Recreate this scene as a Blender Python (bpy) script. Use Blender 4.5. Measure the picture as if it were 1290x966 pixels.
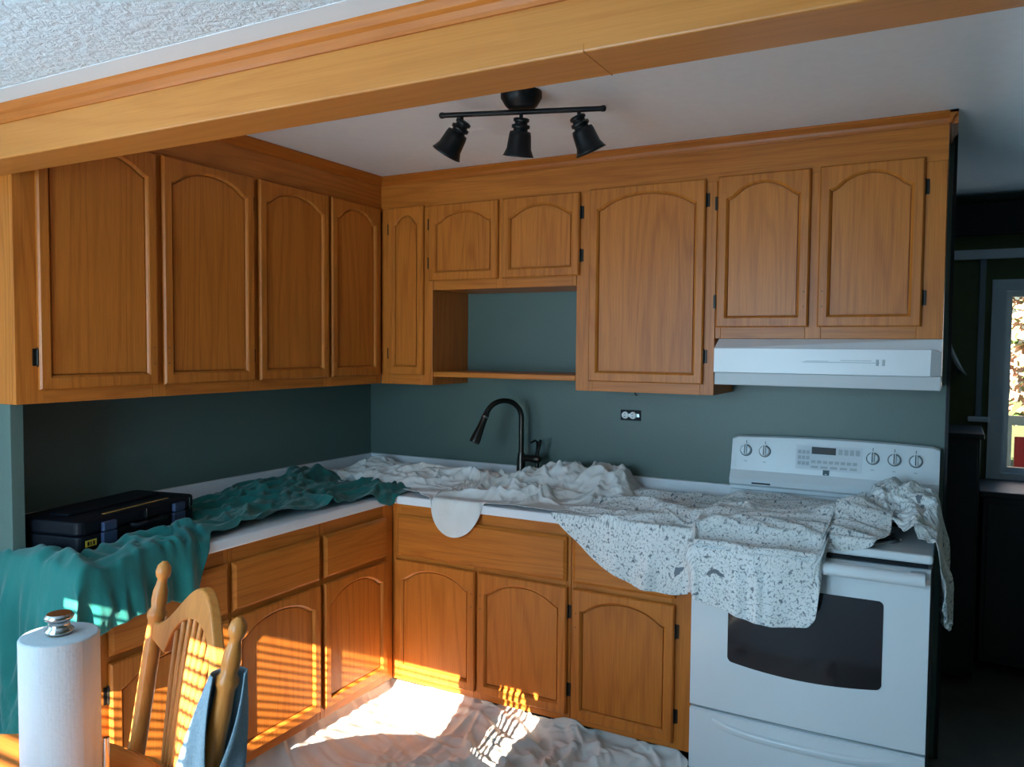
import bpy, bmesh, math, random
import numpy as np
from mathutils import Vector, Matrix, Quaternion, noise

# ------------------------------------------------------------------ clear
for o in list(bpy.data.objects):
    bpy.data.objects.remove(o, do_unlink=True)
SC = bpy.context.scene
C = SC.collection
random.seed(7)
PI = math.pi

# ------------------------------------------------------------------ camera
cam_d = bpy.data.cameras.new('camera')
cam = bpy.data.objects.new('camera', cam_d)
C.objects.link(cam)
cam_d.sensor_fit = 'HORIZONTAL'
cam_d.sensor_width = 36.0
cam_d.lens = 1011.24 * 36.0 / 1290.0
cam_d.clip_start = 0.02
_r = Vector((0.87729, 0.47989, 0.00787))
_u = Vector((-0.02931, 0.03719, 0.99888))
_f = Vector((-0.47906, 0.87654, -0.04669))
M = Matrix.Identity(4)
for i in range(3):
    M[i][0] = _r[i]; M[i][1] = _u[i]; M[i][2] = -_f[i]
M.translation = Vector((2.7648, -3.4586, 1.5817))
cam.matrix_world = M
SC.camera = cam

# ------------------------------------------------------------------ world, sun, daylight, exposure
SC.view_settings.view_transform = 'Standard'
SC.view_settings.look = 'None'
SC.view_settings.gamma = 1.0
SC.view_settings.use_curve_mapping = False
SC.view_settings.exposure = 0.12

SUN_DIR = Vector((-0.13, 1.0, -0.46)).normalized()      # direction the light travels
world = bpy.data.worlds.new('sky')
SC.world = world
world.use_nodes = True
wn = world.node_tree.nodes
bg = wn['Background']
sky = wn.new('ShaderNodeTexSky')
sky.sky_type = 'NISHITA'
sky.sun_disc = False
sky.sun_elevation = math.radians(25)
sky.sun_rotation = math.radians(173)
world.node_tree.links.new(sky.outputs[0], bg.inputs[0])
bg.inputs[1].default_value = 0.10

sl = bpy.data.lights.new('sun', 'SUN')
sl.energy = 55.0
sl.angle = math.radians(0.22)
sl.color = (1.0, 0.87, 0.68)
so = bpy.data.objects.new('sun', sl)
C.objects.link(so)
so.rotation_euler = SUN_DIR.to_track_quat('-Z', 'Y').to_euler()
so.location = (2, -9, 6)


def window_light(name, loc, direction, w, h, power, col):
    l = bpy.data.lights.new(name, 'AREA')
    l.shape = 'RECTANGLE'
    l.size = w; l.size_y = h
    l.energy = power
    l.color = col
    o = bpy.data.objects.new(name, l)
    C.objects.link(o)
    o.location = loc
    o.rotation_euler = Vector(direction).to_track_quat('-Z', 'Y').to_euler()
    return o


# daylight entering through the two dining room windows (left wall, rear wall)
window_light('daylight_side', (0.03, -3.75, 1.45), (1, 0, 0), 1.6, 1.15, 26, (0.30, 0.68, 1.0))
window_light('daylight_rear', (1.40, -4.54, 1.42), (0, 1, 0), 1.0, 1.2, 52, (0.38, 0.72, 1.0))

window_light('daylight_hall', (3.35, 1.47, 1.42), (0, -1, 0), 0.66, 0.9, 2.2, (0.36, 0.68, 1.0))


# ------------------------------------------------------------------ materials
def mat(name):
    m = bpy.data.materials.new(name)
    m.use_nodes = True
    nt = m.node_tree
    return m, nt, nt.nodes['Principled BSDF'], nt.links


def simple(name, col, rough=0.5, metal=0.0, spec=0.5, coat=0.0, bump=0.0, bscale=60.0, var=0.0):
    m, nt, b, L = mat(name)
    b.inputs['Base Color'].default_value = (*col, 1)
    b.inputs['Roughness'].default_value = rough
    b.inputs['Metallic'].default_value = metal
    b.inputs['Specular IOR Level'].default_value = spec
    b.inputs['Coat Weight'].default_value = coat
    if bump or var:
        tc = nt.nodes.new('ShaderNodeTexCoord')
        n = nt.nodes.new('ShaderNodeTexNoise')
        n.inputs['Scale'].default_value = bscale
        n.inputs['Detail'].default_value = 4
        L.new(tc.outputs['Object'], n.inputs['Vector'])
        if bump:
            bp = nt.nodes.new('ShaderNodeBump')
            bp.inputs['Strength'].default_value = bump
            bp.inputs['Distance'].default_value = 0.01
            L.new(n.outputs['Fac'], bp.inputs['Height'])
            L.new(bp.outputs[0], b.inputs['Normal'])
        if var:
            r = nt.nodes.new('ShaderNodeValToRGB')
            r.color_ramp.elements[0].position = 0.3
            r.color_ramp.elements[1].position = 0.7
            r.color_ramp.elements[0].color = (*[c * (1 - var) for c in col], 1)
            r.color_ramp.elements[1].color = (*[min(1, c * (1 + var)) for c in col], 1)
            L.new(n.outputs['Fac'], r.inputs[0])
            L.new(r.outputs[0], b.inputs['Base Color'])
    return m


def oak(name, axis, light=(0.63, 0.202, 0.030), dark=(0.33, 0.080, 0.008), rough=0.36):
    """varnished oak, grain along the given local axis"""
    m, nt, b, L = mat(name)
    tc = nt.nodes.new('ShaderNodeTexCoord')
    oi = nt.nodes.new('ShaderNodeObjectInfo')
    mul = nt.nodes.new('ShaderNodeVectorMath'); mul.operation = 'SCALE'
    cmb = nt.nodes.new('ShaderNodeCombineXYZ')
    for k in range(3):
        L.new(oi.outputs['Random'], cmb.inputs[k])
    L.new(cmb.outputs[0], mul.inputs[0]); mul.inputs['Scale'].default_value = 13.7
    add = nt.nodes.new('ShaderNodeVectorMath'); add.operation = 'ADD'
    L.new(tc.outputs['Object'], add.inputs[0]); L.new(mul.outputs[0], add.inputs[1])

    def mapped(across, along):
        mp = nt.nodes.new('ShaderNodeMapping')
        s = [across] * 3
        s['xyz'.index(axis)] = along
        mp.inputs['Scale'].default_value = s
        L.new(add.outputs[0], mp.inputs['Vector'])
        return mp
    # cathedral figure: distorted bands
    mp1 = mapped(6.0, 0.42)
    n1 = nt.nodes.new('ShaderNodeTexNoise')
    n1.inputs['Scale'].default_value = 1.0; n1.inputs['Detail'].default_value = 2
    n1.inputs['Roughness'].default_value = 0.4
    L.new(mp1.outputs[0], n1.inputs['Vector'])
    m1 = nt.nodes.new('ShaderNodeMath'); m1.operation = 'MULTIPLY'; m1.inputs[1].default_value = 84.0
    L.new(n1.outputs['Fac'], m1.inputs[0])
    fr0 = nt.nodes.new('ShaderNodeMath'); fr0.operation = 'SINE'
    L.new(m1.outputs[0], fr0.inputs[0])
    fr = nt.nodes.new('ShaderNodeMath'); fr.operation = 'MULTIPLY_ADD'
    fr.inputs[1].default_value = 0.5; fr.inputs[2].default_value = 0.5
    L.new(fr0.outputs[0], fr.inputs[0])
    # fine pores
    mp2 = mapped(260.0, 7.0)
    n2 = nt.nodes.new('ShaderNodeTexNoise')
    n2.inputs['Scale'].default_value = 1.0; n2.inputs['Detail'].default_value = 3
    L.new(mp2.outputs[0], n2.inputs['Vector'])
    # broad tone
    mp3 = mapped(3.0, 0.6)
    n3 = nt.nodes.new('ShaderNodeTexNoise')
    n3.inputs['Scale'].default_value = 1.0; n3.inputs['Detail'].default_value = 1
    L.new(mp3.outputs[0], n3.inputs['Vector'])

    def math_n(op, a, bb):
        q = nt.nodes.new('ShaderNodeMath'); q.operation = op
        for i, v in enumerate((a, bb)):
            if isinstance(v, (int, float)):
                q.inputs[i].default_value = v
            else:
                L.new(v, q.inputs[i])
        return q.outputs[0]
    pw = math_n('POWER', fr.outputs[0], 3.0)
    s = math_n('ADD', math_n('MULTIPLY', pw, 0.17), math_n('MULTIPLY', n2.outputs['Fac'], 0.62))
    s = math_n('ADD', s, math_n('MULTIPLY', n3.outputs['Fac'], 0.35))
    r = nt.nodes.new('ShaderNodeValToRGB')
    r.color_ramp.elements[0].position = 0.30; r.color_ramp.elements[0].color = (*light, 1)
    r.color_ramp.elements[1].position = 0.95; r.color_ramp.elements[1].color = (*dark, 1)
    L.new(s, r.inputs[0])
    L.new(r.outputs[0], b.inputs['Base Color'])
    b.inputs['Roughness'].default_value = rough
    b.inputs['Specular IOR Level'].default_value = 0.33
    bp = nt.nodes.new('ShaderNodeBump')
    bp.inputs['Strength'].default_value = 0.10; bp.inputs['Distance'].default_value = 0.002
    bp.invert = True
    L.new(s, bp.inputs['Height']); L.new(bp.outputs[0], b.inputs['Normal'])
    return m


OAKZ = oak('oak_upright_grain', 'z')
OAKX = oak('oak_lengthwise_grain', 'x')
OAKC = oak('oak_chair', 'z', (0.60, 0.225, 0.050), (0.42, 0.130, 0.022), 0.3)
OAKT = oak('oak_table', 'x', (0.52, 0.17, 0.035), (0.36, 0.095, 0.016), 0.22)
BEAM = oak('oak_beam', 'x', (0.58, 0.215, 0.046), (0.44, 0.138, 0.023), 0.35)
MOULD = oak('oak_moulding_red', 'x', (0.52, 0.145, 0.018), (0.38, 0.09, 0.009), 0.35)
INNER = simple('cabinet_inside', (0.12, 0.06, 0.025), 0.6)
WALLG = simple('teal_paint', (0.090, 0.140, 0.124), 0.42, bump=0.04, bscale=140, var=0.05)
WALLN = simple('dining_paint', (0.42, 0.47, 0.44), 0.6, bump=0.03, bscale=100)
OLIVE = simple('olive_paint', (0.10, 0.11, 0.045), 0.7, var=0.1, bscale=8)
WHITEP = simple('white_trim_paint', (0.72, 0.74, 0.76), 0.4)
BLUEW = simple('white_window_frame_paint', (0.62, 0.72, 0.85), 0.35)
CEILK = simple('ceiling_white_satin', (0.89, 0.91, 0.94), 0.34, bump=0.03, bscale=30, var=0.02)
COUNTER = simple('white_laminate', (0.78, 0.80, 0.84), 0.28, var=0.02, bscale=200)
ENAMEL = simple('white_enamel', (0.72, 0.76, 0.79), 0.22, coat=0.3)
HOODW = simple('white_hood_enamel', (0.78, 0.79, 0.82), 0.30)
BLACKM = simple('black_metal', (0.006, 0.006, 0.007), 0.38, metal=0.0, spec=0.35)
BLACKP = simple('black_plastic', (0.004, 0.005, 0.009), 0.5, spec=0.2)
NAVY = simple('navy_plastic', (0.035, 0.055, 0.12), 0.4)
YELLOW = simple('yellow_print', (0.75, 0.55, 0.05), 0.5)
GOLD = simple('gold_line', (0.35, 0.20, 0.05), 0.5)
BRONZE = simple('dark_bronze', (0.05, 0.045, 0.04), 0.28, metal=0.85)
HINGE = simple('antique_hinge_metal', (0.02, 0.016, 0.012), 0.4, metal=0.6)
CHROME = simple('brushed_steel', (0.50, 0.49, 0.48), 0.22, metal=1.0)
PAPER = simple('paper_towel', (0.42, 0.46, 0.49), 0.9, bump=0.12, bscale=120)  # white paper darkened to blue grey: its shade is put into the colour
CARD = simple('cardboard', (0.30, 0.22, 0.14), 0.9)
GREYL = simple('grey_print', (0.42, 0.47, 0.50), 0.5)
DARKP = simple('dark_print', (0.03, 0.05, 0.055), 0.4)
DISPLAY = simple('display_glass', (0.004, 0.004, 0.005), 0.1)
RECEPT = simple('white_receptacle', (0.8, 0.8, 0.78), 0.35)
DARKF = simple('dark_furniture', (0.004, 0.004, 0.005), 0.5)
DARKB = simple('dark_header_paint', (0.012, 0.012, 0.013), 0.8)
OVENGL = simple('oven_glass', (0.018, 0.014, 0.016), 0.07, spec=0.6)
TOE = simple('toe_kick_dark', (0.02, 0.012, 0.006), 0.7)
TILE = simple('floor_vinyl', (0.10, 0.085, 0.065), 0.5, var=0.2, bscale=6)
RED = simple('red_plastic', (0.5, 0.01, 0.01), 0.5)
JACKET = simple('blue_grey_fabric', (0.21, 0.30, 0.35), 0.9, bump=0.15, bscale=220, var=0.12)


def ceiling_texture():
    m, nt, b, L = mat('stippled_ceiling')
    b.inputs['Base Color'].default_value = (0.66, 0.72, 0.77, 1)
    b.inputs['Roughness'].default_value = 0.8
    tc = nt.nodes.new('ShaderNodeTexCoord')
    n = nt.nodes.new('ShaderNodeTexNoise')
    n.inputs['Scale'].default_value = 42; n.inputs['Detail'].default_value = 4
    n.inputs['Roughness'].default_value = 0.62
    n.inputs['Distortion'].default_value = 0.5
    L.new(tc.outputs['Object'], n.inputs['Vector'])
    bp = nt.nodes.new('ShaderNodeBump')
    bp.inputs['Strength'].default_value = 0.5; bp.inputs['Distance'].default_value = 0.02
    L.new(n.outputs['Fac'], bp.inputs['Height'])
    L.new(bp.outputs[0], b.inputs['Normal'])
    return m


CEILD = ceiling_texture()


def cloth_mat(name, c0, c1, scale=5.0, sheen=0.2, rough=0.9, floral=False):
    m, nt, b, L = mat(name)
    uv = nt.nodes.new('ShaderNodeUVMap')
    n = nt.nodes.new('ShaderNodeTexNoise')
    n.inputs['Scale'].default_value = scale; n.inputs['Detail'].default_value = 3
    L.new(uv.outputs[0], n.inputs['Vector'])
    r = nt.nodes.new('ShaderNodeValToRGB')
    r.color_ramp.elements[0].position = 0.35; r.color_ramp.elements[0].color = (*c0, 1)
    r.color_ramp.elements[1].position = 0.65; r.color_ramp.elements[1].color = (*c1, 1)
    L.new(n.outputs['Fac'], r.inputs[0])
    col = r.outputs[0]
    if floral:
        def layer(scale, lo, hi, colr, detail, prev, dist=0.6):
            q = nt.nodes.new('ShaderNodeTexNoise')
            q.inputs['Scale'].default_value = scale; q.inputs['Detail'].default_value = detail
            q.inputs['Distortion'].default_value = dist
            L.new(uv.outputs[0], q.inputs['Vector'])
            rr = nt.nodes.new('ShaderNodeValToRGB')
            rr.color_ramp.elements[0].position = lo; rr.color_ramp.elements[0].color = (0, 0, 0, 1)
            rr.color_ramp.elements[1].position = hi; rr.color_ramp.elements[1].color = (1, 1, 1, 1)
            L.new(q.outputs['Fac'], rr.inputs[0])
            mx = nt.nodes.new('ShaderNodeMix'); mx.data_type = 'RGBA'
            L.new(rr.outputs[0], mx.inputs['Factor'])
            L.new(prev, mx.inputs[6])
            mx.inputs[7].default_value = (*colr, 1)
            return mx.outputs[2]
        col = layer(150, 0.54, 0.64, (0.38, 0.41, 0.42), 2, col)
        col = layer(75, 0.60, 0.66, (0.20, 0.23, 0.25), 3, col)
        col = layer(8.5, 0.70, 0.715, (0.17, 0.20, 0.23), 3, col, 0.9)
    L.new(col, b.inputs['Base Color'])
    b.inputs['Roughness'].default_value = rough
    b.inputs['Specular IOR Level'].default_value = 0.2
    b.inputs['Sheen Weight'].default_value = sheen
    nb = nt.nodes.new('ShaderNodeTexNoise')
    nb.inputs['Scale'].default_value = 38; nb.inputs['Detail'].default_value = 5
    L.new(uv.outputs[0], nb.inputs['Vector'])
    bp = nt.nodes.new('ShaderNodeBump')
    bp.inputs['Strength'].default_value = 0.35; bp.inputs['Distance'].default_value = 0.006
    L.new(nb.outputs['Fac'], bp.inputs['Height'])
    L.new(bp.outputs[0], b.inputs['Normal'])
    return m


GREENC = cloth_mat('green_cloth', (0.006, 0.115, 0.105), (0.010, 0.165, 0.15), 4, 0.25, 0.75)
CANVAS = cloth_mat('canvas_cloth', (0.66, 0.63, 0.59), (0.84, 0.84, 0.84), 3.5, 0.1)
FLORAL = cloth_mat('floral_cloth', (0.74, 0.75, 0.74), (0.84, 0.85, 0.85), 4, 0.1, floral=True)
FLOORC = cloth_mat('floor_canvas', (0.62, 0.59, 0.56), (0.76, 0.74, 0.72), 3, 0.1)


def glass_mat():
    m = bpy.data.materials.new('window_glass')
    m.use_nodes = True
    nt = m.node_tree
    for n in list(nt.nodes):
        nt.nodes.remove(n)
    out = nt.nodes.new('ShaderNodeOutputMaterial')
    t = nt.nodes.new('ShaderNodeBsdfTransparent')
    g = nt.nodes.new('ShaderNodeBsdfGlossy'); g.inputs['Roughness'].default_value = 0.02
    mx = nt.nodes.new('ShaderNodeMixShader'); mx.inputs[0].default_value = 0.06
    nt.links.new(t.outputs[0], mx.inputs[1]); nt.links.new(g.outputs[0], mx.inputs[2])
    nt.links.new(mx.outputs[0], out.inputs[0])
    return m


GLASS = glass_mat()


def leaf_mat(name, cols):
    m, nt, b, L = mat(name)
    oi = nt.nodes.new('ShaderNodeTexCoord')
    n = nt.nodes.new('ShaderNodeTexNoise'); n.inputs['Scale'].default_value = 7
    L.new(oi.outputs['Object'], n.inputs['Vector'])
    r = nt.nodes.new('ShaderNodeValToRGB')
    r.color_ramp.elements[0].position = 0.35; r.color_ramp.elements[0].color = (*cols[0], 1)
    r.color_ramp.elements[1].position = 0.65; r.color_ramp.elements[1].color = (*cols[2], 1)
    e = r.color_ramp.elements.new(0.5); e.color = (*cols[1], 1)
    L.new(n.outputs['Fac'], r.inputs[0]); L.new(r.outputs[0], b.inputs['Base Color'])
    b.inputs['Roughness'].default_value = 0.7
    return m


LEAF = leaf_mat('autumn_leaves', ((0.10, 0.22, 0.06), (0.55, 0.33, 0.24), (0.75, 0.55, 0.45)))
BARK = simple('bark', (0.08, 0.06, 0.04), 0.9)
LAWN = simple('lawn', (0.12, 0.16, 0.06), 0.9, var=0.3, bscale=3)


# ------------------------------------------------------------------ mesh helpers
class MB:
    """collects shapes into one mesh"""
    def __init__(self):
        self.v = []; self.f = []; self.smooth = []

    def add(self, vs, fs, smooth=False):
        o = len(self.v)
        self.v += [tuple(p) for p in vs]
        self.f += [tuple(i + o for i in f) for f in fs]
        self.smooth += [smooth] * len(fs)
        return self

    def box(self, x0, x1, y0, y1, z0, z1):
        return self.add([(x0, y0, z0), (x1, y0, z0), (x1, y1, z0), (x0, y1, z0),
                         (x0, y0, z1), (x1, y0, z1), (x1, y1, z1), (x0, y1, z1)],
                        [(0, 3, 2, 1), (4, 5, 6, 7), (0, 1, 5, 4), (1, 2, 6, 5), (2, 3, 7, 6), (3, 0, 4, 7)])

    def cyl(self, a, b, r0, r1=None, n=20, caps=True, smooth=True):
        r1 = r0 if r1 is None else r1
        return self.lathe(a, b, [(0, r0), (1, r1)], n, caps, smooth)

    def lathe(self, a, b, prof, n=20, caps=True, smooth=True):
        """prof: (t along a-b in 0..1, radius)"""
        a = Vector(a); b = Vector(b)
        d = (b - a).normalized()
        u = d.orthogonal().normalized(); w = d.cross(u)
        vs = []; fs = []
        for t, r in prof:
            c = a + (b - a) * t
            for k in range(n):
                q = 2 * PI * k / n
                vs.append(c + (u * math.cos(q) + w * math.sin(q)) * r)
        m = len(prof)
        for i in range(m - 1):
            for k in range(n):
                k2 = (k + 1) % n
                fs.append((i * n + k, i * n + k2, (i + 1) * n + k2, (i + 1) * n + k))
        self.add(vs, fs, smooth)
        if caps:
            self.add(vs[:n], [tuple(reversed(range(n)))])
            self.add(vs[-n:], [tuple(range(n))])
        return self

    def tube(self, pts, rad, n=14, caps=True):
        pts = [Vector(p) for p in pts]
        rads = rad if isinstance(rad, (list, tuple)) else [rad] * len(pts)
        vs = []; fs = []
        t0 = (pts[1] - pts[0]).normalized()
        u = t0.orthogonal().normalized()
        for i, p in enumerate(pts):
            t = (pts[min(i + 1, len(pts) - 1)] - pts[max(i - 1, 0)]).normalized()
            u = (u - t * u.dot(t)).normalized()
            w = t.cross(u)
            for k in range(n):
                q = 2 * PI * k / n
                vs.append(p + (u * math.cos(q) + w * math.sin(q)) * rads[i])
        for i in range(len(pts) - 1):
            for k in range(n):
                k2 = (k + 1) % n
                fs.append((i * n + k, i * n + k2, (i + 1) * n + k2, (i + 1) * n + k))
        self.add(vs, fs, True)
        if caps:
            self.add(vs[:n], [tuple(reversed(range(n)))])
            self.add(vs[-n:], [tuple(range(n))])
        return self

    def prism(self, poly, h0, h1, axis='z', smooth=False):
        """extrude 2d polygon (ccw) along an axis: z -> (x,y), y -> (x,z), x -> (y,z)"""
        def p3(p, h):
            if axis == 'z': return (p[0], p[1], h)
            if axis == 'y': return (p[0], h, p[1])
            return (h, p[0], p[1])
        n = len(poly)
        vs = [p3(p, h0) for p in poly] + [p3(p, h1) for p in poly]
        fs = [tuple(reversed(range(n))), tuple(range(n, 2 * n))]
        fs += [(i, (i + 1) % n, n + (i + 1) % n, n + i) for i in range(n)]
        return self.add(vs, fs, smooth)


WL = {}


def mesh_of(name, mb, m, bevel=0.0, fix=True):
    me = bpy.data.meshes.new(name)
    me.from_pydata(mb.v, [], mb.f)
    if fix:
        bm = bmesh.new(); bm.from_mesh(me)
        bmesh.ops.recalc_face_normals(bm, faces=bm.faces)
        bm.to_mesh(me); bm.free()
    if any(mb.smooth):
        me.polygons.foreach_set('use_smooth', mb.smooth)
    me.materials.append(m)
    me.update()
    return me


def bevel_mod(o, w, seg=2):
    b = o.modifiers.new('bevel', 'BEVEL')
    b.width = w; b.segments = seg; b.limit_method = 'ANGLE'; b.angle_limit = math.radians(40)


def obj(name, mb, m, parent=None, loc=None, rotz=0.0, bevel=0.0):
    """mesh object; coordinates of mb are local to loc (loc is local to parent)"""
    me = mb if isinstance(mb, bpy.types.Mesh) else mesh_of(name, mb, m)
    o = bpy.data.objects.new(name, me)
    C.objects.link(o)
    if parent is not None:
        o.parent = parent
    if loc is not None:
        o.location = loc
    o.rotation_euler = (0, 0, rotz)
    if bevel:
        bevel_mod(o, bevel)
    return o


def thing(name, label, cat, loc=(0, 0, 0), rotz=0.0, group=None):
    o = bpy.data.objects.new(name, None)
    o.empty_display_size = 0.05
    C.objects.link(o)
    o.location = loc; o.rotation_euler = (0, 0, rotz)
    o['label'] = label; o['category'] = cat
    if group: o['group'] = group
    return o


def tag(o, label, cat, group=None):
    o['label'] = label; o['category'] = cat
    if group: o['group'] = group
    return o


def struct(name, mb, m, label=None, bevel=0.0, parent=None):
    o = obj(name, mb, m, parent, bevel=bevel)
    if parent is None:
        o['kind'] = 'structure'
        if label: o['label'] = label
    return o


def part_box(name, dims, m, parent, bevel=0.002):
    """box part; its origin sits at its low corner so the grain follows the piece"""
    x0, x1, y0, y1, z0, z1 = dims
    return obj(name, MB().box(0, x1 - x0, 0, y1 - y0, 0, z1 - z0), m, parent, (x0, y0, z0), bevel=bevel)


# ------------------------------------------------------------------ dimensions
UD, BD = 0.317, 0.612            # depth of wall / base cabinets to their face frames
ZU0, ZU1 = 1.394, 2.226          # wall cabinets
ZK = 2.39                        # kitchen ceiling
ZD = 2.212                       # dining ceiling
YE = -2.07                       # near end of the left run
XE = 2.737                       # right end of the back run
ZT = 0.922                       # worktop
YR = -4.60                       # rear wall of the dining room
XR = 4.3                         # right wall
YF = 1.5                         # far wall of the hall

# ------------------------------------------------------------------ the room
struct('floor', MB().box(-0.2, XR + 0.1, -2.2, YF + 0.1, -0.1, 0.0), TILE, 'dark vinyl floor of the kitchen and hall')
struct('floor_dining', MB().box(-0.2, XR + 0.1, YR - 0.1, -2.2, -0.1, 0.0), simple('pale_floor', (0.36, 0.39, 0.43), 0.6, var=0.06, bscale=5), 'pale dining room floor')
struct('ceiling', MB().box(-0.2, XR + 0.1, -2.07, YF + 0.1, ZK, ZK + 0.12), CEILK, 'smooth white kitchen ceiling')
struct('ceiling_dining', MB().box(-0.2, XR + 0.1, YR - 0.1, -2.20, ZD, ZD + 0.3), CEILD, 'white stippled dining room ceiling beyond the oak beam')
struct('wall_back', MB().box(-0.12, 2.752, 0.0, 0.10, 0, ZK), WALLG, 'dark teal painted wall behind sink and stove')
struct('wall_left', MB().box(-0.12, 0.0, YE, 0.0, 0, ZK), WALLG, 'dark teal painted wall behind the left worktop')
struct('wall_return', MB().box(0.0, 0.285, YE, YE + 0.04, ZT, ZU0), WALLG, 'short teal wall end between worktop and left cabinets', bevel=0.002)
# dining left wall with window opening
wx = MB()
y0, y1, z0, z1 = -4.55, -2.95, 0.88, 2.02
wx.box(-0.12, 0, YR, y0, 0, ZK).box(-0.12, 0, y1, YE, 0, ZK).box(-0.12, 0, y0, y1, 0, z0).box(-0.12, 0, y0, y1, z1, ZK)
struct('wall_dining', wx, WALLN, 'pale dining room wall with a wide window')
wf = MB()
for a, b in ((y0, y0 + 0.05), (y1 - 0.05, y1), ((y0 + y1) / 2 - 0.03, (y0 + y1) / 2 + 0.03)):
    wf.box(-0.10, 0.015, a, b, z0, z1)
wf.box(-0.10, 0.015, y0, y1, z0, z0 + 0.05).box(-0.10, 0.015, y0, y1, z1 - 0.05, z1)
w1 = struct('window_1', wf, WHITEP, 'wide white framed dining room window')
obj('pane', MB().box(-0.06, -0.054, y0 + 0.05, y1 - 0.05, z0 + 0.05, z1 - 0.05), GLASS, w1)
# rear wall, window behind blinds; unseen pier splits it to shade the paper roll
wr = MB()
xa0, xa1, xb0, xb1, zs, zh = 0.88, 1.55, 1.66, 1.90, 0.12, 2.08
wr.box(-0.12, xa0, YR - 0.1, YR, 0, ZK).box(xb1, XR, YR - 0.1, YR, 0, ZK).box(xa1, xb0, YR - 0.1, YR, 0, ZK)
wr.box(xa0, xa1, YR - 0.1, YR, 0, zs).box(xa0, xa1, YR - 0.1, YR, zh, ZK)
wr.box(xb0, xb1, YR - 0.1, YR, 0, zs).box(xb0, xb1, YR - 0.1, YR, zh, ZK)
struct('wall_rear', wr, WALLN, 'pale rear wall of the dining room with the sunny windows')
slat_me = {}
for wi, (a, b) in enumerate(((xa0, xa1), (xb0, xb1))):
    m_ = MB().box(a, a + 0.03, YR - 0.09, YR + 0.01, zs, zh).box(b - 0.03, b, YR - 0.09, YR + 0.01, zs, zh)
    m_.box(a, b, YR - 0.09, YR + 0.01, zs, zs + 0.03).box(a, b, YR - 0.09, YR + 0.01, zh - 0.03, zh)
    w = struct('window_%d' % (wi + 2), m_, WHITEP, ('wider' if wi == 0 else 'narrow') + ' sunny rear window with white blinds')
    obj('pane', MB().box(a + 0.03, b - 0.03, YR - 0.08, YR - 0.075, zs + 0.03, zh - 0.03), GLASS, w)
    sm = mesh_of('slat', MB().add([(0, -0.012, -0.0015), (b - a - 0.07, -0.012, -0.0015), (b - a - 0.07, 0, 0.0015), (0, 0, 0.0015),
                                   (b - a - 0.07, 0.012, -0.0005), (0, 0.012, -0.0005)], [(0, 1, 2, 3), (3, 2, 4, 5)]), WHITEP)
    z = zs + 0.05
    while z < zh - 0.05:
        obj('slat', sm, None, w, (a + 0.035, YR - 0.045, z))
        z += 0.030
struct('wall_right', MB().box(XR, XR + 0.1, YR, YF, 0, ZK), OLIVE, 'wall on the right of the dark hall')
# oak beam between the two ceilings
bm_ = struct('trim_1', MB().box(0.0, XR, -2.20, YE, 2.075, ZK), BEAM, 'boxed oak beam across the ceiling', bevel=0.004)
bm_.data.materials[0] = BEAM
mo = MB()
prof = [(-2.2, 2.166), (-2.206, 2.166), (-2.210, 2.172), (-2.213, 2.184), (-2.220, 2.190), (-2.224, 2.204), (-2.224, ZD), (-2.2, ZD)]
mo.prism(prof, 0.0, XR, 'x')
obj('moulding', mo, MOULD, bm_)
struct('trim_2', MB().box(0.0, XR, -2.29, -2.224, ZD - 0.001, ZD), simple('smooth_ceiling_band', (0.74, 0.76, 0.78), 0.7), 'smooth white ceiling band beside the oak beam')
obj('board_joint', MB().box(2.2078, 2.2090, -2.2006, -2.0695, 2.0744, 2.088), OAKZ, bm_)

# ------------------------------------------------------------------ hall beyond the stove
fx0, fx1, fz0, fz1 = 2.955, 3.75, 0.90, 1.93
fw = MB()
fw.box(2.0, fx0, YF, YF + 0.1, 0, ZK).box(fx1, XR, YF, YF + 0.1, 0, ZK).box(fx0, fx1, YF, YF + 0.1, 0, fz0).box(fx0, fx1, YF, YF + 0.1, fz1, ZK)
struct('wall_hall', fw, OLIVE, 'olive wall at the far end of the dark hall')
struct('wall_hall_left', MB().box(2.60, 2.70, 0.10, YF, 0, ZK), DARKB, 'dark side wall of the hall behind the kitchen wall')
f_ = MB()
for a, b, c, d in ((fx0 - 0.01, fx0 + 0.055, fz0 - 0.02, fz1 + 0.02), (fx1 - 0.055, fx1 + 0.01, fz0 - 0.02, fz1 + 0.02),
                   (fx0 + 0.055, fx1 - 0.055, fz1 - 0.04, fz1 + 0.02), (fx0 + 0.055, fx1 - 0.055, fz0 - 0.02, fz0 + 0.03)):
    f_.box(a, b, YF - 0.02, YF + 0.08, c, d)
hw = struct('window_4', f_, BLUEW, 'white framed hall window looking out to a tree')
sash = MB()
for a, b, c, d in ((fx0 + 0.055, fx0 + 0.085, fz0 + 0.03, fz1 - 0.04), (fx1 - 0.085, fx1 - 0.055, fz0 + 0.03, fz1 - 0.04),
                   (fx0 + 0.085, fx1 - 0.085, fz1 - 0.07, fz1 - 0.04), (fx0 + 0.085, fx1 - 0.085, fz0 + 0.03, fz0 + 0.06)):
    sash.box(a, b, YF + 0.02, YF + 0.06, c, d)
obj('sash', sash, BLUEW, hw)
obj('pane', MB().box(fx0 + 0.08, fx1 - 0.08, YF + 0.038, YF + 0.042, fz0 + 0.05, fz1 - 0.06), GLASS, hw)
struct('trim_3', MB().box(2.70, XR, YF - 0.03, YF, 2.06, 2.11), BLUEW, 'white picture rail on the hall wall', bevel=0.004)
struct('trim_4', MB().prism([(YF, 2.36), (YF - 0.02, 2.36), (YF - 0.07, ZK), (YF, ZK)], 2.70, XR, 'x'), simple('grey_crown', (0.10, 0.13, 0.13), 0.6), 'grey crown moulding in the dark hall')
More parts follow.
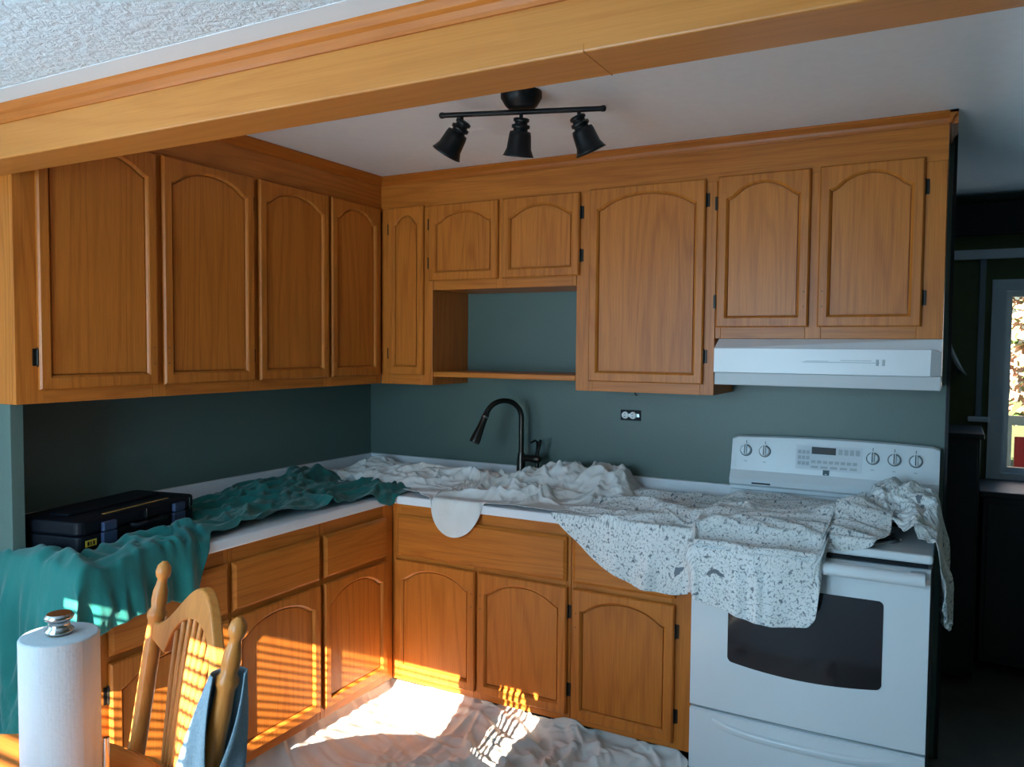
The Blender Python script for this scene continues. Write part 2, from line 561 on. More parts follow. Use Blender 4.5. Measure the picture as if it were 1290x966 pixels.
struct('trim_5', MB().box(2.70, XR, YF - 0.10, YF, 2.185, 2.345), DARKB, 'dark boxed header over the hall window', bevel=0.004)
struct('trim_6', MB().box(2.885, 2.915, YF - 0.012, YF, 1.22, 2.06), simple('blue_grey_strip', (0.20, 0.26, 0.32), 0.6), 'blue grey upright strip on the hall wall', bevel=0.003)

# outside
gr = obj('lawn', MB().add([(-30, -40, -0.4), (30, -40, -0.4), (30, 40, -0.4), (-30, 40, -0.4)], [(0, 1, 2, 3)]), LAWN)
gr['kind'] = 'structure'
tr = thing('tree', 'pink and green leafed tree outside the hall window', 'tree', (4.0, 6.2, -0.4))
obj('trunk', MB().lathe((0, 0, 0), (0, 0, 1.8), [(0, 0.16), (0.4, 0.11), (1, 0.07)], 12), BARK, tr)
rnd = random.Random(3)
lv = MB()
for i in range(3200):
    d = Vector((rnd.gauss(0, 1), rnd.gauss(0, 1), rnd.gauss(0, 1))).normalized() * (rnd.random() ** 0.4)
    p = Vector((d.x * 1.5, d.y * 1.2, 2.3 + d.z * 1.35))
    a = Vector((rnd.uniform(-1, 1), rnd.uniform(-1, 1), rnd.uniform(-1, 1))).normalized() * 0.07
    b = a.orthogonal().normalized() * 0.045
    lv.add([p - a, p + b, p + a, p - b], [(0, 1, 2, 3)])
fo = obj('foliage', mesh_of('foliage', lv, LEAF, fix=False), None, tr)
rl = thing('porch_railing', 'white porch railing outside the hall window', 'railing', (2.9, 2.6, -0.4))
part_box('top_rail', (0, 2.0, -0.03, 0.03, 1.50, 1.56), BLUEW, rl)
part_box('bottom_rail', (0, 2.0, -0.02, 0.02, 0.62, 0.66), BLUEW, rl)
bal = mesh_of('baluster', MB().box(-0.02, 0.02, -0.02, 0.02, 0, 0.86), BLUEW)
for i in range(15):
    obj('baluster', bal, None, rl, (0.07 + i * 0.13, 0, 0.65))
pc = thing('porch_chair', 'red plastic chair on the porch outside the hall window', 'chair', (3.42, 3.1, -0.4))
part_box('seat', (-0.24, 0.24, -0.24, 0.24, 0.78, 0.82), RED, pc, 0.01)
part_box('backrest', (-0.24, 0.24, 0.2, 0.24, 0.82, 1.36), RED, pc, 0.01)
lgm = mesh_of('leg', MB().box(-0.025, 0.025, -0.025, 0.025, 0, 0.78), RED)
for sx in (-1, 1):
    for sy in (-1, 1):
        obj('leg', lgm, None, pc, (sx * 0.2, sy * 0.2, 0))
struct('porch_floor', MB().box(2.0, 6, YF + 0.1, 4.2, -0.4, -0.02), simple('porch_boards', (0.3, 0.32, 0.34), 0.8), 'grey porch floor outside')

# dark furniture in the hall
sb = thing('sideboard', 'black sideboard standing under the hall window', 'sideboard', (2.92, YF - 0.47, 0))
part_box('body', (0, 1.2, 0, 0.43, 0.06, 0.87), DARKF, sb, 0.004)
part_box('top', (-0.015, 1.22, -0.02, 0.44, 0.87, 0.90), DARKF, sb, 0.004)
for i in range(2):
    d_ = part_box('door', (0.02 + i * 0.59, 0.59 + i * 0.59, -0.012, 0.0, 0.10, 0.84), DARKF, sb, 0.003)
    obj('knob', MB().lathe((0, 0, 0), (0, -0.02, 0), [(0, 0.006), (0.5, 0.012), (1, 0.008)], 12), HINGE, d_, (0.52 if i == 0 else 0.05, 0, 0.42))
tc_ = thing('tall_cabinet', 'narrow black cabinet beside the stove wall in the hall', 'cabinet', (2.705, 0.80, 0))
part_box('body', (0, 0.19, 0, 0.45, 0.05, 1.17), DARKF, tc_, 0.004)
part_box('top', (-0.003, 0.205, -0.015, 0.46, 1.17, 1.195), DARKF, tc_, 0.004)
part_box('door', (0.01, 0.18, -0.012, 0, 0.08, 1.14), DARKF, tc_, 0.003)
sc_ = thing('wall_sconce', 'small white curved wall lamp shade in the dark hall', 'lamp', (2.83, YF - 0.01, 1.44))
arc = []
inn = []
for i in range(13):
    q = math.radians(172 + i * 66 / 12)
    arc.append((0.13 + 0.17 * math.cos(q), 0.13 + 0.17 * math.sin(q)))
    inn.append((0.13 + (0.168 - 0.022 * math.sin(i / 12 * PI)) * math.cos(q), 0.13 + (0.168 - 0.022 * math.sin(i / 12 * PI)) * math.sin(q)))
obj('shade', MB().prism(arc + inn[::-1], -0.10, -0.02, 'y', True), WHITEP, sc_, (-0.03, 0, 0.02))
obj('bracket', MB().cyl((0, 0.01, 0.0), (0, -0.03, 0.0), 0.02), BLACKM, sc_, (-0.03, 0, 0.03))
lg_ = tag(part_box('wall_ledge', (2.85, 2.95, YF - 0.06, YF, 1.20, 1.225), BLUEW, None, 0.004), 'small pale ledge on the hall wall beside the window', 'ledge')
struct('corner_bead', MB().box(2.7525, 2.764, -0.004, 0.104, 0, ZK), simple('dark_corner', (0.02, 0.02, 0.022), 0.7), 'dark corner trim at the end of the kitchen wall')

# ------------------------------------------------------------------ cabinet doors
def arch_contour(w, h, st, rb, side, mid, n=22):
    """inner opening of a cathedral door frame, counter-clockwise from lower left; (x,z) plus tags"""
    pts = [(st, rb, 'bl'), (w - st, rb, 'br')]
    top = []
    zsd, zm = h - side, h - mid
    iw = w - 2 * st
    sh = 0.030 if iw > 0.2 else 0.018
    for i in range(n + 1):
        t = i / n                    # right to left
        x = w - st - iw * t
        q = abs(2 * t - 1)           # 1 at the sides
        q_sh = 1 - 2 * sh / iw
        if q > q_sh:                 # ear: nearly flat shoulder, stepping up
            k = (1 - q) / (1 - q_sh)
            z = zsd - 0.004 + 0.012 * (k ** 2)
        else:
            k = q / q_sh
            z = zsd + 0.008 + (zm - zsd - 0.008) * (math.sqrt(1 - (k * 0.80) ** 2) - 0.6) / 0.4
        top.append((x, z, 'tr' if i == 0 else ('tl' if i == n else 't')))
    return pts + top


def offset_in(pts, d):
    n = len(pts); out = []
    for i in range(n):
        a = Vector(pts[i - 1][:2]); b = Vector(pts[i][:2]); c = Vector(pts[(i + 1) % n][:2])
        e1 = (b - a).normalized(); e2 = (c - b).normalized()
        n1 = Vector((-e1.y, e1.x)); n2 = Vector((-e2.y, e2.x))
        m_ = (n1 + n2)
        m_ = m_ / max(0.5, m_.dot(n1)) if m_.length > 1e-6 else n1
        out.append((b.x + m_.x * d, b.y + m_.y * d))
    return out


def door_meshes(w, h, arch=True, st=0.032, rb=0.035):
    T, REC = 0.020, 0.010
    side, mid = (0.080, 0.027) if arch else (rb, rb)
    if h < 0.45 and arch: side, mid = 0.078, 0.032
    if w < 0.25: st = 0.029; side, mid = 0.076, 0.036
    inner = arch_contour(w, h, st, rb, side, mid)
    n = len(inner)
    outer = []
    for x, z, t in inner:
        if t == 'bl': outer.append((0, 0))
        elif t == 'br': outer.append((w, 0))
        elif t == 'tr': outer.append((w, h))
        elif t == 'tl': outer.append((0, h))
        else: outer.append((x, h))
    outer[3] = (w - 0.001, h); outer[-2] = (0.001, h)
    o_in = []
    for x, z in outer:
        o_in.append((min(max(x, 0.005), w - 0.005), min(max(z, 0.005), h - 0.005)))
    i1 = offset_in(inner, 0.004)
    i2 = offset_in(inner, 0.0085)
    i3 = offset_in(inner, 0.0090)
    o_back = [(min(max(x, 0.007), w - 0.007), min(max(z, 0.007), h - 0.007)) for x, z in outer]
    loops = [[(x, 0, z) for x, z in o_back], [(x, -0.0055, z) for x, z in o_back], [(x, -0.0055, z) for x, z in outer],
             [(x, -T + 0.006, z) for x, z in outer], [(x, -T, z) for x, z in o_in],
             [(x, -T, z) for x, z, _ in inner], [(x, -T + 0.0035, z) for x, z in i1], [(x, -REC - 0.001, z) for x, z in i2], [(x, -0.0025, z) for x, z in i3]]
    mb = MB()
    vs = [p for l in loops for p in l]
    fs = []
    for i in range(len(loops) - 1):
        for k in range(n):
            k2 = (k + 1) % n
            fs.append((i * n + k, i * n + k2, (i + 1) * n + k2, (i + 1) * n + k))
    mb.add(vs, fs)
    pn = MB()
    i4 = offset_in(inner, 0.0125)
    pn.prism([(x, z) for x, z in i4], -0.0026, -REC, 'y')
    pn.prism([(x, z) for x, z in offset_in(inner, 0.004)], -0.0008, -0.0026, 'y')
    return mesh_of('door', mb, OAKZ), mesh_of('panel', pn, OAKZ)


hb = MB()
hb.box(-0.008, 0.006, -0.0035, 0.0, -0.026, 0.026).cyl((0.006, -0.006, -0.022), (0.006, -0.006, 0.022), 0.0055, n=10)
hb.cyl((0.006, -0.006, -0.030), (0.006, -0.006, -0.022), 0.002, 0.0045, n=10).cyl((0.006, -0.006, 0.022), (0.006, -0.006, 0.030), 0.0045, 0.002, n=10)
HINGE_ME = mesh_of('hinge', hb, HINGE)
hole = mesh_of('screw_hole', MB().cyl((0, 0.001, 0), (0, -0.0006, 0), 0.0028, n=8), INNER)


def add_door(cab, x0, x1, z0, z1, depth, hinge='L', hz=None, arch=True, holes=True):
    w, h = x1 - x0, z1 - z0
    dm, pm = door_meshes(w, h, arch)
    d = obj('door', dm, None, cab, (x0, -depth, z0))
    obj('panel', pm, None, d)
    hz = hz if hz is not None else (0.10, h - 0.10)
    for z in hz:
        hg = obj('hinge', HINGE_ME, None, d, (-0.006 if hinge == 'L' else w + 0.006, -0.001, z))
        if hinge == 'R': hg.scale.x = -1
    if holes:
        for k in (0, 1):
            obj('screw_hole', hole, None, d, (w - 0.016 if hinge == 'L' else 0.016, -0.020,
                                              (0.075 + k * 0.055) if cab.location.z > 1 else h - 0.15 + k * 0.055))
    return d


def add_drawer(cab, x0, x1, z0, z1, depth):
    w, h = x1 - x0, z1 - z0
    mb = MB()
    e = 0.012
    loops = [[(0.006, 0, 0.006), (w - 0.006, 0, 0.006), (w - 0.006, 0, h - 0.006), (0.006, 0, h - 0.006)], [(0.006, -0.0055, 0.006), (w - 0.006, -0.0055, 0.006), (w - 0.006, -0.0055, h - 0.006), (0.006, -0.0055, h - 0.006)], [(0, -0.0055, 0), (w, -0.0055, 0), (w, -0.0055, h), (0, -0.0055, h)], [(0, -0.010, 0), (w, -0.010, 0), (w, -0.010, h), (0, -0.010, h)],
             [(0.006, -0.015, 0.006), (w - 0.006, -0.015, 0.006), (w - 0.006, -0.015, h - 0.006), (0.006, -0.015, h - 0.006)],
             [(e, -0.020, e), (w - e, -0.020, e), (w - e, -0.020, h - e), (e, -0.020, h - e)]]
    vs = [p for l in loops for p in l]
    fs = []
    for i in range(5):
        for k in range(4):
            fs.append((i * 4 + k, i * 4 + (k + 1) % 4, i * 4 + 4 + (k + 1) % 4, i * 4 + 4 + k))
    fs.append((20, 21, 22, 23))
    mb.add(vs, fs)
    return obj('drawer_front', mb, OAKX, cab, (x0, -depth, z0))


def cabinet(name, label, run, a0, a1, z0, z1, depth, stiles, rails, doors, drawers=(), group=None, toe=0.0, end=None):
    """run 'B': back wall, local x = world x; run 'L': left wall, local x = world y"""
    t = thing(name, label, 'cabinet', (a0, 0, z0) if run == 'B' else (0, a0, z0), 0.0 if run == 'B' else PI / 2, group)
    w, h = a1 - a0, z1 - z0
    g = 0.0006
    fr = 0.019
    # carcass as panels (hollow behind the doors)
    bd = MB()
    bd.box(g, 0.016, -depth + fr, -0.002, toe, h).box(w - 0.016, w - g, -depth + fr, -0.002, toe, h)
    bd.box(0.016, w - 0.016, -depth + fr, -0.002, toe, toe + 0.016).box(0.016, w - 0.016, -depth + fr, -0.002, h - 0.016, h)
    bd.box(0.016, w - 0.016, -0.010, -0.002, toe + 0.016, h - 0.016)
    if toe:
        pass
    obj('body', bd, OAKZ, t)
    if toe:
        part_box('toe_kick', (g, w - g, -depth + 0.075, -depth + 0.09, 0, toe), TOE, t, 0)
    for (x0, x1) in stiles:
        part_box('stile', (max(g, x0 - a0), min(w - g, x1 - a0), -depth, -depth + fr - 0.0002, toe, h), OAKZ, t, 0.0012)
    for (x0, x1, zz0, zz1) in rails:
        part_box('rail', (x0 - a0 + 0.0004, x1 - a0 - 0.0004, -depth, -depth + fr - 0.0002, zz0 - z0, zz1 - z0), OAKX, t, 0.0012)
    for d in doors:
        x0, x1, zz0, zz1, hg = d[:5]
        kw = d[5] if len(d) > 5 else {}
        add_door(t, x0 - a0, x1 - a0, zz0 - z0, zz1 - z0, depth, hg, **kw)
    for (x0, x1, zz0, zz1) in drawers:
        add_drawer(t, x0 - a0, x1 - a0, zz0 - z0, zz1 - z0, depth)
    return t


GU = 'oak wall cabinets'
GB = 'oak base cabinets'
ZDU0, ZDU1 = 1.436, 2.237
# left wall run
cabinet('wall_cabinet', 'oak double wall cabinet nearest the camera, its door tops hidden behind the beam', 'L', YE, -1.13, ZU0, ZU1, UD,
        [(YE, -1.985), (-1.60, -1.55), (-1.165, -1.13)],
        [(-1.985, -1.60, ZU0, 1.450), (-1.55, -1.165, ZU0, 1.450), (-1.985, -1.60, 2.19, ZU1), (-1.55, -1.165, 2.19, ZU1)],
        [(-2.005, -1.589, ZDU0, ZDU1, 'L'), (-1.562, -1.145, ZDU0, ZDU1, 'R')], group=GU)
cabinet('wall_cabinet', 'oak double wall cabinet on the left wall running into the corner', 'L', -1.13, -UD - 0.001, ZU0, ZU1, UD,
        [(-1.13, -1.10), (-0.725, -0.675), (-0.36, -UD)],
        [(-1.10, -0.725, ZU0, 1.450), (-0.675, -0.36, ZU0, 1.450), (-1.10, -0.725, 2.19, ZU1), (-0.675, -0.36, 2.19, ZU1)],
        [(-1.115, -0.711, ZDU0, ZDU1, 'L', {'hz': ()}), (-0.690, -0.347, ZDU0, ZDU1, 'R', {'hz': ()})], group=GU)
# back wall run
cabinet('wall_cabinet', 'narrow single door oak wall cabinet in the corner beside the open niche', 'B', 0.3185, 0.620, ZU0, ZU1, UD,
        [(0.3185, 0.385), (0.556, 0.620)], [(0.385, 0.556, ZU0, 1.450), (0.385, 0.556, 2.19, ZU1)],
        [(0.372, 0.574, ZDU0 + 0.005, ZDU1, 'L', {'holes': False})], group=GU)
cabinet('wall_cabinet', 'short two door oak wall cabinet above the open niche over the sink', 'B', 0.621, 1.356, 1.840, ZU1, UD,
        [(0.621, 0.640), (0.965, 1.012), (1.340, 1.356)],
        [(0.640, 0.965, 1.840, 1.895), (1.012, 1.340, 1.840, 1.895), (0.640, 0.965, 2.19, ZU1), (1.012, 1.340, 2.19, ZU1)],
        [(0.606, 0.977, 1.882, 2.232, 'L', {'hz': (0.085, 0.265), 'holes': False}), (1.000, 1.374, 1.882, 2.232, 'R', {'hz': (0.085, 0.265), 'holes': False})], group=GU)
cabinet('wall_cabinet', 'tall single door oak wall cabinet between the niche and the range hood', 'B', 1.357, 1.950, ZU0, ZU1, UD,
        [(1.357, 1.435), (1.895, 1.950)], [(1.435, 1.895, ZU0, 1.450), (1.435, 1.895, 2.19, ZU1)],
        [(1.421, 1.908, ZDU0, ZDU1, 'R', {'hz': (0.11, 0.72), 'holes': False})], group=GU)
cabinet('wall_cabinet', 'two door oak wall cabinet mounted over the white range hood', 'B', 1.951, XE, 1.617, ZU1, UD,
        [(1.951, 1.972), (2.285, 2.340), (2.655, XE)],
        [(1.972, 2.285, 1.617, 1.675), (2.340, 2.655, 1.617, 1.675), (1.972, 2.285, 2.19, ZU1), (2.340, 2.655, 2.19, ZU1)],
        [(1.957, 2.296, 1.660, 2.240, 'L'), (2.328, 2.669, 1.660, 2.242, 'R')], group=GU)
# fascia boards and crown
fb = struct('trim_7', MB().box(0, -YE - UD, 0, 0.3, 0, ZK - ZU1 - 0.001), OAKX, 'oak fascia board above the left wall cabinets')
fb.location = (UD, YE, ZU1 + 0.0005); fb.rotation_euler = (0, 0, PI / 2)
fb2 = struct('trim_8', MB().box(0, XE - UD, 0, 0.31, 0, ZK - ZU1 - 0.001), OAKX, 'oak fascia board above the back wall cabinets')
fb2.location = (UD, -UD, ZU1 + 0.0005)
cr = [(0, 0), (-0.006, 0), (-0.010, 0.008), (-0.012, 0.018), (-0.022, 0.030), (-0.026, 0.034), (-0.026, 0.042), (0, 0.042)]
o = obj('crown_moulding', MB().prism(cr, 0, -YE - UD - 0.0, 'x'), MOULD, fb, (0, 0, ZK - ZU1 - 0.0435))
o = obj('crown_moulding', MB().prism(cr, 0.0, XE - UD + 0.026, 'x'), MOULD, fb2, (0, 0, ZK - ZU1 - 0.0435))
o = obj('crown_return', MB().prism(cr, -0.026, 0.30, 'x'), MOULD, fb2, (XE - UD, 0, ZK - ZU1 - 0.0435), PI / 2)

# niche shelf
tag(part_box('niche_shelf', (0.6215, 1.3555, -UD + 0.002, -0.001, 1.434, 1.458), OAKX, None, 0.003), 'thin oak shelf across the bottom of the niche over the sink', 'shelf')

# base cabinets
ZB0 = 0.0
ZB1 = 0.884


def base(label, run, a0, a1, s, doors, drawers, mids=()):
    st = [(a0, s[0]), (s[1], a1)] + list(mids)
    rl_ = []
    edges = [s[0]] + [q for m_ in mids for q in m_] + [s[1]]
    for i in range(0, len(edges), 2):
        for za, zb in ((0.095, 0.150), (0.635, 0.668), (0.825, ZB1)):
            rl_.append((edges[i], edges[i + 1], za, zb))
    return cabinet('base_cabinet', label, run, a0, a1, ZB0, ZB1, BD, st, rl_, doors, drawers, GB, toe=0.095)


base('oak base cabinet at the near end of the left run, behind the dining chair', 'L', -2.060, -1.541, (-1.975, -1.56),
     [(-1.991, -1.549, 0.135, 0.640, 'L', {'hz': (0.09, 0.41)})], [(-1.991, -1.549, 0.660, 0.832)])
base('oak base cabinet in the middle of the left run', 'L', -1.540, -1.084, (-1.52, -1.105),
     [(-1.530, -1.096, 0.135, 0.640, 'R', {'hz': ()})], [(-1.530, -1.096, 0.660, 0.832)])
base('oak base cabinet of the left run right against the inner corner', 'L', -1.083, -BD - 0.001, (-1.06, -0.685),
     [(-1.072, -0.672, 0.135, 0.640, 'R', {'holes': False})], [(-1.072, -0.672, 0.660, 0.832)])
base('wide oak sink cabinet with two doors below a long false drawer front', 'B', BD + 0.0005, 1.481, (0.655, 1.458),
     [(0.637, 1.048, 0.128, 0.640, 'L', {'hz': ()}), (1.061, 1.470, 0.128, 0.640, 'R')], [(0.645, 1.466, 0.660, 0.838)], mids=[(1.035, 1.072)])
base('oak base cabinet with one drawer beside the white stove', 'B', 1.482, 1.966, (1.505, 1.89),
     [(1.494, 1.903, 0.120, 0.638, 'R')], [(1.494, 1.903, 0.660, 0.838)])

# worktop: L shape with raised back lip and rolled front edge
wt = thing('worktop', 'white laminate L shaped worktop with raised back lip', 'countertop', (0, 0, 0.885))
OV = 0.632
prof_L = [(0, -2.085), (OV, -2.085), (OV, -OV), (1.9645, -OV), (1.9645, 0), (0, 0)]
obj('slab', MB().prism(prof_L, 0, ZT - 0.885), COUNTER, wt, bevel=0.006)
lip = [(0.0005, -2.018), (0.022, -2.018), (0.022, -0.022), (1.964, -0.022), (1.964, -0.0005), (0.0005, -0.0005)]
obj('back_lip', MB().prism(lip, ZT - 0.885, 0.997 - 0.885), COUNTER, wt, bevel=0.003)

# ------------------------------------------------------------------ stove
RX0, RX1 = 1.972, 2.733
RW = RX1 - RX0
RF = -0.655                      # front plane of body
st = thing('electric_stove', 'white electric stove with dark oven window and five knobs', 'stove', (RX0, 0, 0))
b_ = MB()
b_.box(0, RW, -0.625, -0.03, 0.03, 0.905)
for sx in (0.05, RW - 0.05):
    for sy in (-0.58, -0.08):
        b_.cyl((sx, sy, 0.0), (sx, sy, 0.03), 0.018, n=12)
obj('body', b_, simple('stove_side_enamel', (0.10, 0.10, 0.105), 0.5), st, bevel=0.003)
ct = obj('cooktop', MB().box(-0.002, RW + 0.002, -0.655, -0.03, 0.906, 0.936), ENAMEL, st, bevel=0.010)
for (bx, by, br) in ((0.20, -0.47, 0.105), (0.56, -0.47, 0.085), (0.20, -0.20, 0.085), (0.56, -0.20, 0.105)):
    bu = MB()
    bu.lathe((bx, by, 0.936), (bx, by, 0.944), [(0, br + 0.02), (0.6, br + 0.018), (1, br + 0.004)], 32)
    drip = obj('drip_pan', bu, CHROME, st)
    coil = []
    for i in range(150):
        q = i / 149
        rr = 0.02 + (br - 0.025) * q
        an = q * 2 * PI * 4
        coil.append((bx + rr * math.cos(an), by + rr * math.sin(an), 0.952))
    obj('coil', MB().tube(coil, 0.0045, 8), BLACKM, drip)
# vent slots at the front of the cooktop
obj('vent_gap', MB().box(0.012, RW - 0.012, -0.6565, -0.640, 0.896, 0.9055), BLACKP, st)
# oven door
dr = MB()
bow = 0.012


def front_y(x, base=-0.664, bow=0.010):
    q = (x / RW) * 2 - 1
    return base - bow * (1 - q * q)


n = 24
vs = []; fs = []
zz = [0.300, 0.306, 0.830, 0.862, 0.882, 0.890]
yo = [0.008, 0.0, 0.0, 0.0, 0.008, 0.022]
for j, z in enumerate(zz):
    for i in range(n + 1):
        x = 0.004 + (RW - 0.008) * i / n
        vs.append((x, front_y(x) + yo[j], z))
for j in range(len(zz) - 1):
    for i in range(n):
        a = j * (n + 1) + i
        fs.append((a, a + 1, a + n + 2, a + n + 1))
m0 = len(vs)
for x, z in ((0.004, 0.300), (RW - 0.004, 0.300), (RW - 0.004, 0.890), (0.004, 0.890)):
    vs.append((x, -0.627, z))
fs.append((m0, m0 + 1, m0 + 2, m0 + 3))
fs.append(tuple([m0] + list(range(0, n + 1)) + [m0 + 1]))
fs.append(tuple([m0 + 3] + [(len(zz) - 1) * (n + 1) + i for i in range(n + 1)] + [m0 + 2]))
fs.append(tuple([m0] + [j * (n + 1) for j in range(len(zz))] + [m0 + 3]))
fs.append(tuple([m0 + 1] + [j * (n + 1) + n for j in range(len(zz))] + [m0 + 2]))
dm = MB(); dm.add(vs, fs)
me = mesh_of('oven_door', dm, ENAMEL)
od = obj('oven_door', me, None, st)


def win_outline(x0, x1, z0, z1, r, dip):
    pts = []
    for cx, cz, a0 in ((x1 - r, z1 - r, 0), (x0 + r, z1 - r, 90)):
        for i in range(7):
            q = math.radians(a0 + 90 * i / 6)
            pts.append((cx + r * math.cos(q), cz + r * math.sin(q)))
    for i in range(41):
        t = 0.5 - 0.5 * math.cos(PI * i / 40)
        x = x0 + (x1 - x0) * t
        e = min(t, 1 - t) * (x1 - x0)
        lift = r - math.sqrt(max(0, r * r - max(0, r - e) ** 2)) if e < r else 0
        pts.append((x, z0 + lift - dip * (1 - (2 * t - 1) ** 2)))
    return pts


ow = win_outline(0.136, 0.627, 0.488, 0.776, 0.016, 0.020)
wm = MB()
k = len(ow)
vv = [(x, front_y(x) - 0.0012, z) for x, z in ow]
vb = [(x, front_y(x) + 0.004, z) for x, z in ow]
# strip faces so that the pane follows the bowed door
cols = 24
top_f = lambda x: max(z for xx, z in ow if abs(xx - x) < 0.03)
gl = MB()
gx = [0.136 + (0.627 - 0.136) * (0.5 - 0.5 * math.cos(PI * i / 40)) for i in range(41)]


def zrange(x):
    zs_ = []
    for i in range(k):
        (xa, za), (xb_, zb_) = ow[i], ow[(i + 1) % k]
        if min(xa, xb_) - 1e-9 <= x <= max(xa, xb_) + 1e-9 and abs(xa - xb_) > 1e-9:
            t = (x - xa) / (xb_ - xa)
            zs_.append(za + (zb_ - za) * t)
    return min(zs_), max(zs_)


gv = []
for x in gx:
    a, b = zrange(min(max(x, 0.1362), 0.6268))
    for t in (0, 0.5, 1):
        gv.append((x, front_y(x) - 0.0015, a + (b - a) * t))
gf = []
for i in range(40):
    for j in range(2):
        gf.append((i * 3 + j, i * 3 + 3 + j, i * 3 + 4 + j, i * 3 + 1 + j))
gl.add(gv, gf, True)
obj('oven_window', gl, OVENGL, od)
# oven rack lines behind the glass show as thin pale streaks
for zr in (0.565, 0.625, 0.66):
    pass
# handle: broad bowed bar along the door top
hp = []
for i in range(25):
    x = 0.018 + (RW - 0.036) * i / 24
    q = (x / RW) * 2 - 1
    hp.append((x, -0.700 - 0.012 * (1 - q * q), 0.872 - 0.004 * q * q))
hm = MB()
sec = [(-0.012, -0.020), (-0.016, -0.008), (-0.012, 0.010), (0.002, 0.019), (0.016, 0.014), (0.018, 0.004), (0.012, -0.012), (0.0, -0.021)]
hv = []
for (x, y, z) in hp:
    for (dy, dz) in sec:
        hv.append((x, y + dy, z + dz))
hf = []
ns = len(sec)
for i in range(24):
    for j in range(ns):
        hf.append((i * ns + j, i * ns + (j + 1) % ns, (i + 1) * ns + (j + 1) % ns, (i + 1) * ns + j))
hm.add(hv, hf, True)
hm.add(hv[:ns], [tuple(range(ns))]); hm.add(hv[-ns:], [tuple(reversed(range(ns)))])
hm.box(0.020, 0.060, -0.700, -0.655, 0.862, 0.884).box(RW - 0.060, RW - 0.020, -0.700, -0.655, 0.862, 0.884)
obj('handle', hm, ENAMEL, od)
# storage drawer
dw = MB()
vs = []; fs = []
zz = [0.065, 0.075, 0.235, 0.262, 0.288, 0.293]
for j, z in enumerate(zz):
    for i in range(n + 1):
        x = 0.004 + (RW - 0.008) * i / n
        q = (x / RW) * 2 - 1
        y = front_y(x) + (0.004, 0, 0, 0, 0, 0.006)[j]
        if j == 3: y -= 0.0
        vs.append((x, y, z))
for j in range(len(zz) - 1):
    for i in range(n):
        a = j * (n + 1) + i
        fs.append((a, a + 1, a + n + 2, a + n + 1))
dw.add(vs, fs)
dw.box(0.004, RW - 0.004, -0.655, -0.627, 0.065, 0.293)
sd = obj('storage_drawer', dw, ENAMEL, st)
gp = []
gv = []; gf = []
for i in range(31):
    x = 0.085 + (RW - 0.17) * i / 30
    q = (2 * i / 30 - 1)
    zc = 0.266 - 0.022 * (1 - abs(q) ** 3)
    for dy, dz in ((0.001, 0.006), (-0.010, 0.002), (-0.013, -0.004), (0.001, -0.028)):
        gv.append((x, front_y(x) + dy * (1 if dy > 0 else (1 - abs(q) ** 6)), zc + dz))
for i in range(30):
    for j in range(3):
        gf.append((i * 4 + j, i * 4 + 4 + j, i * 4 + 5 + j, i * 4 + 1 + j))
obj('drawer_grip', MB().add(gv, gf, True), ENAMEL, sd)
# backguard: leaning console with a crowned top
bgv = []; bgf = []
nb_ = 32
for i in range(nb_ + 1):
    x = -0.006 + (RW + 0.012) * i / nb_
    q = 2 * i / nb_ - 1
    zt = 1.212 + 0.010 * (1 - q * q) - (0.007 * max(0, (abs(q) - 0.94) / 0.06) ** 2)
    for y, z in ((-0.018, 0.93), (-0.018, zt - 0.004), (-0.035, zt), (-0.050, zt - 0.006), (-0.078, 1.075), (-0.098, 1.040), (-0.096, 1.018), (-0.080, 1.008), (-0.080, 0.93)):
        bgv.append((x, y, z))
for i in range(nb_):
    for j in range(8):
        bgf.append((i * 9 + j, i * 9 + 9 + j, i * 9 + 10 + j, i * 9 + 1 + j))
bgm = MB().add(bgv, bgf, False)
bgm.add(bgv[:9], [tuple(range(9))]); bgm.add(bgv[-9:], [tuple(reversed(range(9)))])
bgo = obj('backguard', bgm, ENAMEL, st)
tilt = math.atan2(0.028, 1.206 - 1.075)


def on_console(x, z, d=0.0):
    """point on the leaning console face"""
    t = (1.206 - z) / (1.206 - 1.075)
    return (x, -0.050 - 0.028 * t - d, z - d * 0.2)


ring = MB()
ring.lathe((0, 0, 0), (0, -0.004, 0), [(0, 0.0245), (1, 0.0235)], 28)
RING = mesh_of('ring', ring, DARKP)
kn = MB()
kn.lathe((0, -0.003, 0), (0, -0.020, 0), [(0, 0.0215), (0.5, 0.0205), (1, 0.018)], 28)
kn.box(-0.006, 0.006, -0.030, -0.018, -0.020, 0.022)
KNOB = mesh_of('knob', kn, ENAMEL)
PTR = mesh_of('pointer', MB().box(-0.0018, 0.0018, -0.0312, -0.029, -0.018, 0.022), DARKP)
for kx in (0.053, 0.129, 0.537, 0.613, 0.687):
    p = on_console(kx, 1.155)
    ko = obj('knob', KNOB, None, bgo, p); ko.rotation_euler = (-tilt, 0, 0)
    r_ = obj('ring', RING, None, ko)
    obj('pointer', PTR, None, ko)
    m_ = obj('knob_mark', MB().box(-0.0012, 0.0012, -0.001, 0.001, -0.006, 0.006), DARKP, bgo, on_console(kx, 1.190, 0.0008))
    m_.rotation_euler = (-tilt, 0, 0)
    m_ = obj('knob_mark', MB().box(-0.006, 0.006, -0.001, 0.001, -0.002, 0.002), GREYL, bgo, on_console(kx, 1.112, 0.0008))
    m_.rotation_euler = (-tilt, 0, 0)


def con_box(name, x0, x1, z0, z1, m, d=0.001, par=bgo):
    p = on_console((x0 + x1) / 2, (z0 + z1) / 2, d * 0.5)
    o_ = obj(name, MB().box(-(x1 - x0) / 2, (x1 - x0) / 2, -d, d, -(z1 - z0) / 2, (z1 - z0) / 2), m, par, p)
    o_.rotation_euler = (-tilt, 0, 0)
    return o_


